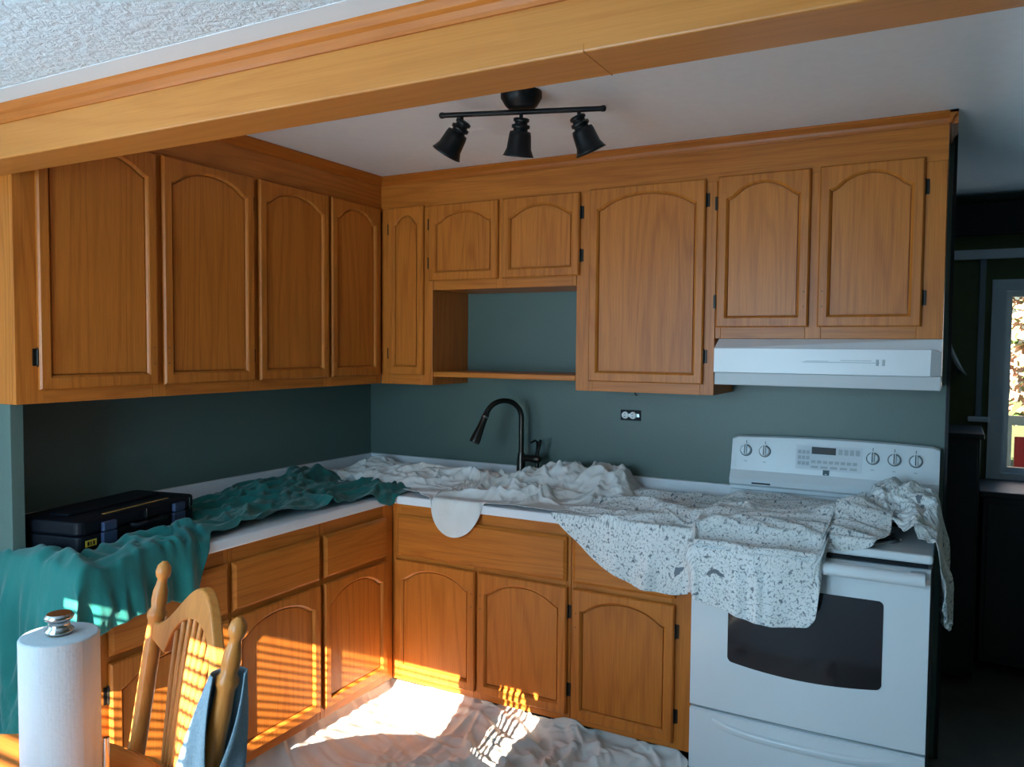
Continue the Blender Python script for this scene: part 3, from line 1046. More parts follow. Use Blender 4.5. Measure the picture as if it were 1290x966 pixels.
PANELW = simple('console_panel_white', (0.62, 0.65, 0.69), 0.3)
con_box('control_panel', 0.252, 0.500, 1.094, 1.192, PANELW, 0.0012)
con_box('display', 0.312, 0.402, 1.158, 1.186, DISPLAY, 0.0026)
for r0 in range(3):
    for c0 in range(3):
        con_box('button', 0.260 + c0 * 0.016, 0.272 + c0 * 0.016, 1.113 + r0 * 0.022, 1.127 + r0 * 0.022, GREYL, 0.0020)
for c0 in range(8):
    con_box('button', 0.312 + c0 * 0.022, 0.328 + c0 * 0.022, 1.122, 1.134, GREYL, 0.0020)
for c0 in range(5):
    con_box('button', 0.312 + c0 * 0.036, 0.338 + c0 * 0.036, 1.103, 1.112, GREYL, 0.0020)
for c0 in range(4):
    con_box('button', 0.412 + c0 * 0.021, 0.427 + c0 * 0.021, 1.160, 1.182, GREYL, 0.0020)
lgo = con_box('logo', 0.358, 0.380, 1.078, 1.098, simple('logo_teal', (0.02, 0.06, 0.07), 0.4), 0.004)
con_box('logo_mark', 0.366, 0.374, 1.0795, 1.0835, GREYL, 0.0048)
obj('vent_slot', MB().box(0.085, 0.160, -0.0975, -0.088, 1.022, 1.028), BLACKP, bgo)
obj('base_groove', MB().box(0.0, RW, -0.0815, -0.070, 0.992, 0.996), GREYL, bgo)

# ------------------------------------------------------------------ range hood
rh = thing('range_hood', 'white metal range hood under the cabinet above the stove', 'range hood', (0, 0, 0))
hx0, hx1 = 1.968, 2.737
hm = MB()
hv = [(hx0, -0.318, 1.616), (hx1, -0.318, 1.616), (hx0, -0.39, 1.579), (hx1 - 0.032, -0.39, 1.579), (hx0, -0.392, 1.489), (hx1 - 0.034, -0.392, 1.489),
      (hx0, -0.392, 1.446), (hx1, -0.392, 1.446), (hx0, -0.003, 1.616), (hx1, -0.003, 1.616), (hx0, -0.003, 1.446), (hx1, -0.003, 1.446), (hx1, -0.360, 1.489), (hx1, -0.36, 1.570)]
hm.add(hv, [(0, 1, 13, 3, 2), (2, 3, 5, 4), (8, 9, 1, 0), (0, 2, 4, 10, 8), (3, 13, 12, 5), (8, 10, 11, 9), (9, 11, 12, 13, 1)])
obj('shell', hm, HOODW, rh)
obj('bottom_lip', MB().box(hx0 + 0.003, hx1, -0.392, -0.01, 1.441, 1.4885), simple('hood_lip_grey', (0.52, 0.53, 0.55), 0.4), rh, bevel=0.003)
obj('filter', MB().box(hx0 + 0.2, hx1 - 0.2, -0.33, -0.08, 1.4402, 1.441), CHROME, rh)
obj('badge', MB().box(2.29, 2.545, -0.3930, -0.391, 1.531, 1.533).box(2.42, 2.52, -0.3930, -0.391, 1.538, 1.540).box(2.30, 2.38, -0.393, -0.391, 1.535, 1.5365), GREYL, rh)
for sx in (2.535, 2.555):
    obj('switch', MB().box(sx, sx + 0.008, -0.3945, -0.39, 1.522, 1.544), GREYL, rh, bevel=0.001)

# ------------------------------------------------------------------ faucet
fa = thing('kitchen_faucet', 'dark bronze gooseneck pull down faucet behind the draped cloth', 'faucet', (0.985, -0.105, ZT))
obj('base', MB().lathe((0, 0, 0), (0, 0, 0.155), [(0, 0.029), (0.05, 0.029), (0.10, 0.024), (0.7, 0.0205), (1, 0.0155)], 24), BRONZE, fa)
gp = [(0, 0, 0.15), (0, 0, 0.24), (0, 0, 0.312)]
for i in range(1, 17):
    q = PI * i / 16 * 0.90
    gp.append((-0.05 * (1 - math.cos(q)), -0.084 * (1 - math.cos(q)), 0.318 + 0.086 * math.sin(q)))
obj('spout', MB().tube(gp, 0.0125, 16), BRONZE, fa)
e1, e0 = Vector(gp[-1]), Vector(gp[-2])
dv = (e1 - e0).normalized()
hd = obj('spray_head', MB().lathe(e1, e1 + dv * 0.145, [(0, 0.0145), (0.12, 0.0165), (0.18, 0.0145), (0.45, 0.0175), (0.9, 0.025), (1.0, 0.023)], 20), BRONZE, fa)
obj('spray_ring', MB().lathe(e1 + dv * 0.012, e1 + dv * 0.020, [(0, 0.0172), (1, 0.0172)], 20), CHROME, hd)
va = obj('valve', MB().lathe((0.012, 0, 0.130), (0.105, -0.012, 0.130), [(0, 0.016), (0.6, 0.0175), (0.9, 0.019), (1, 0.012)], 18), BRONZE, fa)
obj('lever', MB().tube([(0.088, -0.01, 0.135), (0.094, -0.012, 0.165), (0.106, -0.016, 0.205), (0.112, -0.02, 0.222)], [0.010, 0.0075, 0.0085, 0.007], 12), BRONZE, va)
so_ = thing('soap_pump', 'small dark bronze soap pump beside the faucet', 'soap pump', (1.055, -0.075, ZT))
obj('base', MB().lathe((0, 0, 0), (0, 0, 0.16), [(0, 0.020), (0.1, 0.020), (0.15, 0.011), (1, 0.009)], 16), BRONZE, so_)
obj('nozzle', MB().tube([(0, 0, 0.155), (0, 0, 0.205), (-0.003, -0.02, 0.215), (-0.008, -0.05, 0.208)], 0.006, 10), BRONZE, so_)

# outlet and hook
ou = thing('wall_outlet', 'white power outlet without cover plate in a dark wall box', 'outlet', (1.49, 0, 1.271))
obj('wall_box', MB().box(-0.046, 0.052, -0.003, 0.0, -0.024, 0.024), BLACKP, ou, bevel=0.001)
for s in (-1, 1):
    rc = obj('receptacle', MB().lathe((s * 0.0185 - 0.004, -0.002, 0), (s * 0.0185 - 0.004, -0.010, 0), [(0, 0.0165), (1, 0.0155)], 20), RECEPT, ou)
    for dz in (-0.006, 0.006):
        obj('slot', MB().box(s * 0.0185 - 0.009, s * 0.0185 - 0.002, -0.0104, -0.0095, dz - 0.0012, dz + 0.0012), BLACKP, rc)
obj('strap', MB().box(-0.040, 0.044, -0.0045, -0.0028, -0.007, 0.007), CHROME, ou)
hk = tag(obj('cup_hook', MB().tube([(1.62, -0.30, 1.3945), (1.62, -0.30, 1.387), (1.625, -0.30, 1.382), (1.631, -0.30, 1.384)], 0.003, 8), HINGE), 'tiny dark hook under the tall wall cabinet above the outlet', 'hook')

# ------------------------------------------------------------------ track light
tl = thing('track_light', 'black three head track light on the kitchen ceiling', 'ceiling light', (1.537, -1.165, ZK), math.atan2(0.168, 0.5))
obj('canopy', MB().lathe((0, 0, 0), (0, 0, -0.052), [(0, 0.066), (0.35, 0.066), (0.8, 0.052), (1, 0.040)], 32), BLACKM, tl)
br_ = MB().tube([(-0.262, 0, -0.062), (0.262, 0, -0.062)], 0.0085, 14)
for s in (-1, 1):
    br_.lathe((s * 0.255, 0, -0.062), (s * 0.27, 0, -0.062), [(0, 0.010), (0.7, 0.010), (1, 0.005)], 14)
obj('bar', br_, BLACKM, tl)
heads = [(-0.195, (-0.55, 0.20, -0.80)), (0.0, (-0.13, 0.25, -1.0)), (0.185, (0.38, 0.2, -0.92))]
for hx, d in heads:
    d = Vector(d).normalized()
    arm = obj('arm', MB().tube([(hx, 0, -0.062), (hx, 0, -0.098)], 0.006, 10), BLACKM, tl)
    side = Vector((0, 1, 0)).cross(d).normalized()
    c0 = Vector((hx, 0.0, -0.098)) - d * 0.018 + side * 0.022 * (1 if hx >= 0 else 1) * 0
    hs = 1.28
    sp = obj('spot_head', MB().lathe(c0, c0 + d * 0.120,
             [(t_, r2 * hs) for t_, r2 in [(0, 0.014), (0.03, 0.020), (0.10, 0.020), (0.12, 0.016), (0.17, 0.016), (0.19, 0.023), (0.27, 0.023), (0.29, 0.018), (0.34, 0.018), (0.36, 0.026), (0.45, 0.028), (0.80, 0.031), (0.95, 0.037), (1.0, 0.040), (0.99, 0.034), (0.85, 0.026)]], 24), BLACKM, tl)
    obj('bulb', MB().lathe(c0 + d * 0.06, c0 + d * 0.088, [(0, 0.012), (0.6, 0.022), (1, 0.020)], 16), simple('frosted_bulb', (0.25, 0.25, 0.24), 0.3), sp)
    obj('swivel', MB().lathe((hx, -0.010, -0.100), (hx, 0.010, -0.100), [(0, 0.010), (1, 0.010)], 14), BLACKM, arm)

# ------------------------------------------------------------------ cloth solver
def smooth_noise(nu, nv, rs, passes):
    a = rs.standard_normal((nu, nv))
    for _ in range(passes):
        p = np.pad(a, 1, mode='edge')
        a = (p[:-2, 1:-1] + p[2:, 1:-1] + p[1:-1, :-2] + p[1:-1, 2:] + 2 * a) / 6
    return a / (a.std() + 1e-9)


def drape(P, su, sv, collide, iters=140, anchor=0.02, bend=0.25, seed=1, kick=0.006, grav=0.0012, passes=6, zanchor=0.0, sup=None, k=3):
    """position based cloth: P (nu,nv,3) start; su/sv slack per row/column edge"""
    rs = np.random.default_rng(seed)
    P = P.astype(float).copy()
    A = P.copy()
    nu, nv = P.shape[:2]
    su = np.broadcast_to(su, (nu, nv)); sv = np.broadcast_to(sv, (nu, nv))
    ld = lambda a, b: np.linalg.norm(a - b, axis=-1)
    Lu = ld(P[1:], P[:-1]) * (1 + su[1:]); Lv = ld(P[:, 1:], P[:, :-1]) * (1 + sv[:, 1:])
    sd_ = 0.5 * (su + sv)
    L1 = ld(P[1:, 1:], P[:-1, :-1]) * (1 + sd_[1:, 1:]); L2 = ld(P[1:, :-1], P[:-1, 1:]) * (1 + sd_[1:, 1:])
    Bu = ld(P[k:], P[:-k]) * (1 + su[k:] * 0.55); Bv = ld(P[:, k:], P[:, :-k]) * (1 + sv[:, k:] * 0.55)
    P[..., 2] += np.abs(smooth_noise(nu, nv, rs, passes)) * kick
    P[..., 0] += smooth_noise(nu, nv, rs, passes) * kick * 0.4
    P[..., 1] += smooth_noise(nu, nv, rs, passes) * kick * 0.4

    def sat(Q, sa, sb, L, w):
        a = Q[sa]; b = Q[sb]
        d = b - a
        l = np.linalg.norm(d, axis=-1, keepdims=True) + 1e-9
        c = d * ((l - L[..., None]) / l) * (0.5 * w)
        Q[sa] += c; Q[sb] -= c
    S = slice
    for it in range(iters):
        P[..., 2] -= grav
        for par in (0, 1):
            n_ = (nu - 1 - par + 1) // 2
            if n_ > 0:
                sat(P, (S(par, par + 2 * n_ - 1, 2), S(None)), (S(par + 1, par + 2 * n_, 2), S(None)), Lu[par::2][:n_], 1.0)
        for par in (0, 1):
            n_ = (nv - 1 - par + 1) // 2
            if n_ > 0:
                sat(P, (S(None), S(par, par + 2 * n_ - 1, 2)), (S(None), S(par + 1, par + 2 * n_, 2)), Lv[:, par::2][:, :n_], 1.0)
        for par in (0, 1):
            n_ = (nu - 1 - par + 1) // 2
            sat(P, (S(par, par + 2 * n_ - 1, 2), S(0, nv - 1)), (S(par + 1, par + 2 * n_, 2), S(1, nv)), L1[par::2][:n_], 0.5)
            sat(P, (S(par, par + 2 * n_ - 1, 2), S(1, nv)), (S(par + 1, par + 2 * n_, 2), S(0, nv - 1)), L2[par::2][:n_], 0.5)
        if bend:
            for par in range(2 * k):
                i0 = np.arange(par, nu - k, 2 * k)
                if len(i0): 
                    a = P[i0]; b = P[i0 + k]; d = b - a
                    l = np.linalg.norm(d, axis=-1, keepdims=True) + 1e-9
                    c = d * ((l - Bu[i0][..., None]) / l) * (0.5 * bend)
                    P[i0] = a + c; P[i0 + k] = b - c
                j0 = np.arange(par, nv - k, 2 * k)
                if len(j0):
                    a = P[:, j0]; b = P[:, j0 + k]; d = b - a
                    l = np.linalg.norm(d, axis=-1, keepdims=True) + 1e-9
                    c = d * ((l - Bv[:, j0][..., None]) / l) * (0.5 * bend)
                    P[:, j0] = a + c; P[:, j0 + k] = b - c
        P[..., :2] += (A[..., :2] - P[..., :2]) * anchor
        if zanchor:
            P[..., 2] += (A[..., 2] - P[..., 2]) * zanchor
        collide(P)
        if sup is not None:
            np.maximum(P[..., 2], sup, out=P[..., 2])
    return P


def cloth_object(name, P, UV, m, label, group=None, thick=0.0018, keep=None):
    nu, nv = P.shape[:2]
    idx = np.arange(nu * nv).reshape(nu, nv)
    quads = np.stack([idx[:-1, :-1], idx[1:, :-1], idx[1:, 1:], idx[:-1, 1:]], -1).reshape(-1, 4)
    if keep is not None:
        quads = quads[keep.reshape(-1)]
    me = bpy.data.meshes.new(name)
    me.from_pydata(P.reshape(-1, 3).tolist(), [], quads.tolist())
    uvl = me.uv_layers.new(name='UVMap')
    li = np.empty(len(me.loops), dtype=np.int32)
    me.loops.foreach_get('vertex_index', li)
    uvl.data.foreach_set('uv', UV.reshape(-1, 2)[li].astype(np.float32).ravel())
    me.polygons.foreach_set('use_smooth', [True] * len(me.polygons))
    me.materials.append(m)
    if keep is not None:
        bm = bmesh.new(); bm.from_mesh(me)
        bmesh.ops.delete(bm, geom=[v for v in bm.verts if not v.link_faces], context='VERTS')
        bm.to_mesh(me); bm.free()
    o_ = bpy.data.objects.new(name, me)
    C.objects.link(o_)
    sb_ = o_.modifiers.new('subdivision', 'SUBSURF'); sb_.levels = 1; sb_.render_levels = 1
    so2 = o_.modifiers.new('thickness', 'SOLIDIFY'); so2.thickness = thick; so2.offset = 1.0
    return tag(o_, label, 'drop cloth', group)


def lerp_tab(x, tab):
    xs, ys = zip(*tab)
    return np.interp(x, xs, ys)


EPS = 0.008


def folds(X, Y, seed, n, amp, width, length, box, ang=None, spread=0.6):
    """field of crossing ridges, the slack of a crumpled sheet"""
    rs = np.random.default_rng(seed)
    out = np.zeros_like(X)
    for _ in range(n):
        cx = rs.uniform(box[0], box[1]); cy = rs.uniform(box[2], box[3])
        an = rs.uniform(0, PI) if ang is None else ang + rs.normal(0, spread)
        c_, s_ = math.cos(an), math.sin(an)
        l = (X - cx) * c_ + (Y - cy) * s_
        bend_ = rs.normal(0, 1.2)
        d = -(X - cx) * s_ + (Y - cy) * c_ + bend_ * l * l
        le = length * rs.uniform(0.5, 1.3); w = width * rs.uniform(0.6, 1.5); a_ = amp * rs.uniform(0.45, 1.0)
        r_ = a_ * np.exp(-(d / w) ** 2) * np.clip(1 - (l / le) ** 2, 0, 1)
        out = np.maximum(out, r_) + 0.25 * np.minimum(out, r_)
    return out


# ---- green cloth on the left worktop
nu, nv = 190, 76
sy = np.linspace(-0.44, -2.60, nu)
tv = np.linspace(0, 1, nv)
Y, T = np.meshgrid(sy, tv, indexing='ij')
xb = lerp_tab(-Y, [(0.40, 0.34), (0.50, 0.10), (0.62, 0.035), (1.0, 0.035), (1.2, 0.06), (1.34, 0.13), (1.45, 0.16), (1.85, 0.10), (2.05, 0.07), (2.60, 0.10)])
xf = lerp_tab(-Y, [(0.40, 0.60), (0.60, 0.66), (0.70, 0.665), (0.80, 0.60), (1.1, 0.585), (1.45, 0.578), (1.60, 0.60), (1.66, 0.66), (1.70, 0.755), (1.74, 0.765), (1.80, 0.735), (1.95, 0.745), (2.085, 0.77), (2.25, 0.74), (2.35, 0.62), (2.5, 0.45), (2.6, 0.40)])
X = xb + (xf - xb) * T
UVg = np.stack([Y, X], -1)
a = np.maximum(0, X - OV); b = np.maximum(0, -2.085 - Y)
corner = np.minimum(a, b)
hang = np.sqrt(a * a + b * b)
# retreat the corner below the inner worktop
inner_c = (Y > -OV)
a = np.where(inner_c, 0, a); hang = np.where(inner_c, 0, hang)
Px = np.where(a > 0, OV + 0.014 + 0.35 * corner, X)
Py = np.where(b > 0, -2.085 - 0.014 - 0.35 * corner, Y)
Pz = ZT + EPS - hang + 0.0
hump = 0.055 * np.exp(-((Y + 0.62) / 0.10) ** 2 - ((X - 0.10) / 0.10) ** 2) + 0.045 * np.exp(-((Y + 0.95) / 0.16) ** 2 - ((X - 0.16) / 0.12) ** 2) \
    + 0.035 * np.exp(-((Y + 1.62) / 0.06) ** 2 - ((X - 0.52) / 0.07) ** 2) + 0.03 * np.exp(-((Y + 2.03) / 0.05) ** 2 - ((X - 0.35) / 0.16) ** 2)
flat = (a <= 0) & (b <= 0)
hump = (hump + folds(X, Y, 3, 46, 0.042, 0.020, 0.30, (0.05, 0.60, -1.65, -0.45), PI / 2 + 0.35, 0.45) * (Y > -1.62)
        + folds(X, Y, 4, 26, 0.040, 0.018, 0.16, (0.30, 0.62, -2.07, -1.60), None)
        + folds(X, Y, 103, 90, 0.017, 0.009, 0.15, (0.05, 0.62, -1.65, -0.45), PI / 2 + 0.35, 0.6) + folds(X, Y, 104, 50, 0.014, 0.009, 0.10, (0.25, 0.62, -2.07, -1.58), None)) * flat
Pz = Pz + hump
side_ = folds(X, Y, 6, 9, 0.030, 0.034, 0.35, (0.2, 0.62, -2.5, -2.1), PI / 2, 0.18)
Py = Py - side_ * (b > 0.01) * np.clip(b / 0.08, 0, 1)
sidx = folds(Y, X, 8, 12, 0.026, 0.018, 0.20, (-2.08, -1.65, 0.62, 0.78), PI / 2, 0.25)
Px = Px + sidx * (a > 0.005) * np.clip(a / 0.05, 0, 1)
P = np.stack([Px, Py, Pz], -1)
TBC = (0.273, -1.738); TBA = math.radians(101.0)
TBL, TBW = 0.52, 0.27


def in_toolbox(P, grow):
    dx = P[..., 0] - TBC[0]; dy = P[..., 1] - TBC[1]
    lx = dx * math.cos(TBA) + dy * math.sin(TBA); ly = -dx * math.sin(TBA) + dy * math.cos(TBA)
    return (np.abs(lx) < TBL / 2 + grow) & (np.abs(ly) < TBW / 2 + grow)


def col_green(P):
    x, y, z = P[..., 0], P[..., 1], P[..., 2]
    inside = ((x < OV + EPS) | (y > -OV - EPS)) & (y > -2.085 - EPS)
    pt = ZT + EPS - z
    pf = np.minimum(np.maximum(OV + EPS - x, y + OV + EPS), y + 2.085 + EPS)
    hit = inside & (pt > 0)
    up = hit & (pt <= np.maximum(pf, 0.02))
    z[up] = ZT + EPS
    ot = hit & ~up
    ex = ot & (OV + EPS - x < y + 2.085 + EPS)
    x[ex] = OV + EPS
    ey = ot & ~ex
    y[ey] = -2.085 - EPS
    np.maximum(x, np.where((z < 1.0) & (y > -2.02), 0.027, x), out=x)
    np.maximum(x, np.where(y <= -2.02, 0.0, x), out=x)
    tb = in_toolbox(P, 0.012)
    z[tb] = np.minimum(z[tb], ZT + 0.009)


suG = np.where(b > 0, 0.02, 0.05)
svG = np.where(Y > -1.5, 0.08, 0.06)
P = drape(P, suG, svG, col_green, 120, 0.03, 0.12, 5, 0.012, 0.0006, passes=10, sup=np.where((hump > 0.003) & ~in_toolbox(P, 0.03), ZT + EPS + 0.85 * hump, -9))
cloth_object('drop_cloth', P, UVg, GREENC, 'dark teal green cloth spread over the left worktop under the tool case', 'drop cloths')

# ---- canvas cloth around the sink
nu, nv = 190, 80
sx_ = np.linspace(0.055, 1.60, nu)
X, T = np.meshgrid(sx_, np.linspace(0, 1, nv), indexing='ij')
yb = lerp_tab(X, [(0.05, -0.16), (0.15, -0.06), (0.6, -0.05), (0.85, -0.07), (0.90, -0.15), (1.12, -0.15), (1.18, -0.05), (1.6, -0.05)])
hl = np.where((X > 0.83) & (X < 1.12), 0.118 * np.sqrt(np.clip(1 - ((X - 0.955) / 0.135) ** 2, 0, 1)), 0)
yf = lerp_tab(X, [(0.05, -0.42), (0.2, -0.55), (0.45, -0.52), (0.60, -0.53), (0.70, -0.56), (0.82, -0.63), (1.10, -0.625), (1.2, -0.60), (1.40, -0.61), (1.47, -0.52), (1.60, -0.36)]) - hl
Yc = yb + (yf - yb) * T
UVc = np.stack([X, Yc], -1)
h = np.maximum(0, -OV - Yc)
Pz = ZT + EPS + 0.006 - h
lump = 0.125 * np.exp(-((X - 1.46) / 0.075) ** 2 - ((Yc + 0.15) / 0.085) ** 2) + 0.07 * np.exp(-((X - 1.28) / 0.11) ** 2 - ((Yc + 0.14) / 0.07) ** 2) \
    + 0.05 * np.exp(-((X - 0.55) / 0.12) ** 2 - ((Yc + 0.30) / 0.1) ** 2) + 0.03 * np.exp(-((X - 0.80) / 0.2) ** 2 - ((Yc + 0.2) / 0.1) ** 2) \
    + 0.05 * np.exp(-((X - 0.16) / 0.08) ** 2 - ((Yc + 0.14) / 0.1) ** 2)
lump = 0.105 * np.exp(-(((X - 1.46) / 0.10) ** 4 + ((Yc + 0.16) / 0.105) ** 4)) + 0.075 * np.exp(-(((X - 1.26) / 0.14) ** 4 + ((Yc + 0.16) / 0.09) ** 4)) \
    + 0.055 * np.exp(-((X - 0.50) / 0.16) ** 2 - ((Yc + 0.34) / 0.12) ** 2) + 0.045 * np.exp(-((X - 0.80) / 0.2) ** 2 - ((Yc + 0.26) / 0.12) ** 2) \
    + 0.05 * np.exp(-((X - 0.16) / 0.09) ** 2 - ((Yc + 0.16) / 0.1) ** 2)
lump = (lump + folds(X, Yc, 12, 34, 0.050, 0.026, 0.26, (0.1, 1.2, -0.55, -0.1), 0.35, 0.5) + folds(X, Yc, 13, 34, 0.045, 0.020, 0.16, (1.05, 1.56, -0.45, -0.06), None)
        + folds(X, Yc, 112, 130, 0.017, 0.009, 0.13, (0.06, 1.2, -0.6, -0.08), 0.3, 0.8) + folds(X, Yc, 113, 70, 0.020, 0.010, 0.10, (1.05, 1.58, -0.5, -0.06), None)) * (h <= 0) * np.clip((OV + Yc) / 0.10, 0, 1)
bulge = 0.016 * np.sin((X - 0.85) / 0.25 * PI * 1.0) * np.clip(h / 0.06, 0, 1)
P = np.stack([X, np.where(h > 0, -OV - 0.014 - np.abs(bulge), Yc), Pz + lump], -1)


def col_back(P):
    x, y, z = P[..., 0], P[..., 1], P[..., 2]
    left = x < OV
    top = ZT + EPS + 0.004
    inside = (y > -OV - EPS) | left
    pt = top - z
    pf = y + OV + EPS
    hit = inside & (pt > 0)
    up = hit & ((pt <= np.maximum(pf, 0.02)) | left)
    z[up] = top
    ot = hit & ~up
    y[ot] = -OV - EPS
    np.minimum(y, np.where(z < 1.0, -0.027, -0.004), out=y)
    np.maximum(x, np.where(z < 1.0, 0.027, 0.004), out=x)


P = drape(P, np.where(h > 0, 0.01, 0.05), np.where(h > 0, 0.01, 0.05), col_back, 110, 0.03, 0.12, 11, 0.010, 0.0006, passes=8, sup=np.where(lump > 0.003, ZT + EPS + 0.85 * lump, -9))
cloth_object('drop_cloth', P, UVc, CANVAS, 'crumpled off white canvas cloth around the faucet with a rounded flap hanging down', 'drop cloths')

# ---- floral cloth from worktop onto the stove
CT = 0.958                        # rests on the coils
nu, nv = 170, 104
sx_ = np.linspace(1.395, 2.605, nu)
X, T = np.meshgrid(sx_, np.linspace(0, 1, nv), indexing='ij')
front = np.where(X < 1.968, OV, lerp_tab(X, [(1.968, 0.64), (2.0, 0.735), (2.7, 0.735)]))
top_ = lerp_tab(X, [(1.95, ZT), (2.02, CT), (2.7, CT)])
yb = lerp_tab(X, [(1.39, -0.50), (1.47, -0.36), (1.56, -0.20), (1.62, -0.05), (1.95, -0.05), (1.99, -0.11), (2.45, -0.12), (2.605, -0.20)])
zbot = lerp_tab(X, [(1.39, 0.925), (1.42, 0.915), (1.52, 0.865), (1.63, 0.790), (1.76, 0.742), (1.96, 0.728), (2.12, 0.725), (2.27, 0.708), (2.38, 0.712), (2.405, 0.74), (2.425, 0.90), (2.605, 0.92)])
hl = np.maximum(0, top_ - zbot) * np.where(X > 2.425, 0.0, 1)
yend = np.where(X > 2.42, lerp_tab(X, [(2.42, -0.705), (2.46, -0.675), (2.56, -0.655), (2.605, -0.56)]), -front)
Lt = (-yb) + yend                # negative
run_top = np.abs(yend - yb)
S_ = T * (run_top + hl)
on = S_ <= run_top
Yc = np.where(on, yb - S_, -front - 0.012)
Zc = np.where(on, top_ + EPS + 0.008, top_ + EPS - (S_ - run_top))
UVf = np.stack([X, S_ - yb], -1)
ridge = 0.034 * np.exp(-((Yc + 0.44) / 0.07) ** 2) * lerp_tab(X, [(1.4, 0.0), (1.6, 0.8), (2.0, 1.0), (2.6, 1.0)]) * on \
    + 0.040 * np.exp(-((X - 2.50) / 0.09) ** 2 - ((Yc + 0.36) / 0.14) ** 2) * on \
    + 0.020 * np.exp(-((Yc + 0.16) / 0.05) ** 2) * on
ridge = ridge + (folds(X, Yc, 22, 30, 0.030, 0.024, 0.40, (1.5, 2.55, -0.60, -0.08), 0.05, 0.25) + folds(X, Yc, 23, 10, 0.030, 0.03, 0.14, (2.40, 2.58, -0.5, -0.2), None)
         + folds(X, Yc, 122, 80, 0.012, 0.010, 0.20, (1.45, 2.6, -0.62, -0.08), 0.05, 0.5)) * on
vert = folds(X, Zc, 24, 9, 0.022, 0.030, 0.30, (1.5, 2.40, 0.68, 0.9), PI / 2, 0.15) * (~on) * np.clip((S_ - run_top) / 0.08, 0, 1)
P = np.stack([X, Yc - vert, Zc + ridge], -1)


def col_range(P):
    x, y, z = P[..., 0], P[..., 1], P[..., 2]
    fr_ = np.where(x < 1.968, OV, np.where(z > 0.905, 0.675, np.where(z > 0.84, 0.744, 0.70))) + EPS
    top = np.where(x < 1.966, ZT, CT) + EPS
    top = np.where(y < -0.64, np.where(x < 1.966, ZT, 0.90), top) 
    pt = top - z
    pf = y + fr_
    hit = (pf > 0) & (pt > 0)
    up = hit & (pt <= np.maximum(pf, 0.015))
    z[up] = top[up]
    ot = hit & ~up
    y[ot] = -fr_[ot]
    np.minimum(y, np.where(x > 1.96, -0.106, np.where(z < 1.0, -0.027, -0.005)), out=y)


P = drape(P, np.where(on, 0.03, 0.015), np.where(on, 0.04, 0.01), col_range, 120, 0.03, 0.20, 21, 0.008, 0.0006, passes=14, sup=np.where(on & (ridge > 0.004) & (Yc > -0.62), top_ + EPS + 0.85 * ridge, -9))
cloth_object('drop_cloth', P, UVf, FLORAL, 'grey flower print cloth draped over worktop and stove front', 'drop cloths')

# ---- bunched end of print cloth at the right of the stove
nu, nv = 88, 110
sy_ = np.linspace(-0.115, -0.60, nu)
Y, T = np.meshgrid(sy_, np.linspace(0, 1, nv), indexing='ij')
EX = RX1 + 0.004
xb = lerp_tab(-Y, [(0.11, 2.44), (0.25, 2.47), (0.40, 2.52), (0.48, 2.62), (0.60, 2.70)])
hl = lerp_tab(-Y, [(0.11, 0.10), (0.25, 0.20), (0.38, 0.23), (0.48, 0.255), (0.55, 0.23), (0.60, 0.16)])
rt = EX - xb
S_ = T * (rt + hl)
on = S_ <= rt
Xc = np.where(on, xb + S_, EX + 0.014)
Zc = np.where(on, CT + EPS + 0.008, CT + EPS - (S_ - rt))
bump = (0.150 * np.exp(-((Xc - 2.60) / 0.085) ** 2 - ((Y + 0.22) / 0.11) ** 2) + 0.09 * np.exp(-((Xc - 2.71) / 0.06) ** 2 - ((Y + 0.30) / 0.13) ** 2)) * on \
    + 0.09 * np.exp(-((Y + 0.30) / 0.13) ** 2) * (~on) * np.exp(-(S_ - rt) / 0.10)
bump = bump + folds(Xc, Y, 34, 22, 0.050, 0.022, 0.16, (2.45, 2.74, -0.58, -0.12), None) * on
bump = bump + folds(Xc, Y, 134, 60, 0.018, 0.009, 0.10, (2.45, 2.74, -0.58, -0.12), None) * on
fl = folds(Y, Zc, 35, 9, 0.026, 0.026, 0.35, (-0.58, -0.15, 0.65, 0.95), PI / 2, 0.2) * (~on) * np.clip((S_ - rt) / 0.05, 0, 1)
Xc = Xc + fl + 0.006 * (~on) * np.clip((S_ - rt) / 0.10, 0, 1)
P = np.stack([Xc, Y, Zc + bump], -1)


def col_side(P):
    x, y, z = P[..., 0], P[..., 1], P[..., 2]
    top = CT + EPS
    pt = top - z
    pf = EX + EPS - x
    hit = (pt > 0) & (pf > 0) & (y > -0.66)
    up = hit & (pt <= np.maximum(pf, 0.015))
    z[up] = top
    ot = hit & ~up
    x[ot] = EX + EPS
    np.minimum(y, -0.108, out=y)


P = drape(P, 0.06, 0.04, col_side, 110, 0.03, 0.12, 33, 0.010, 0.0006, passes=8, sup=np.where(on & (bump > 0.004), CT + EPS + 0.85 * bump, -9))
UVs = np.stack([S_ + 3.0, Y], -1)
cloth_object('drop_cloth', P, UVs, FLORAL, 'bunched flower print cloth hanging off the right rear corner of the stove', 'drop cloths')

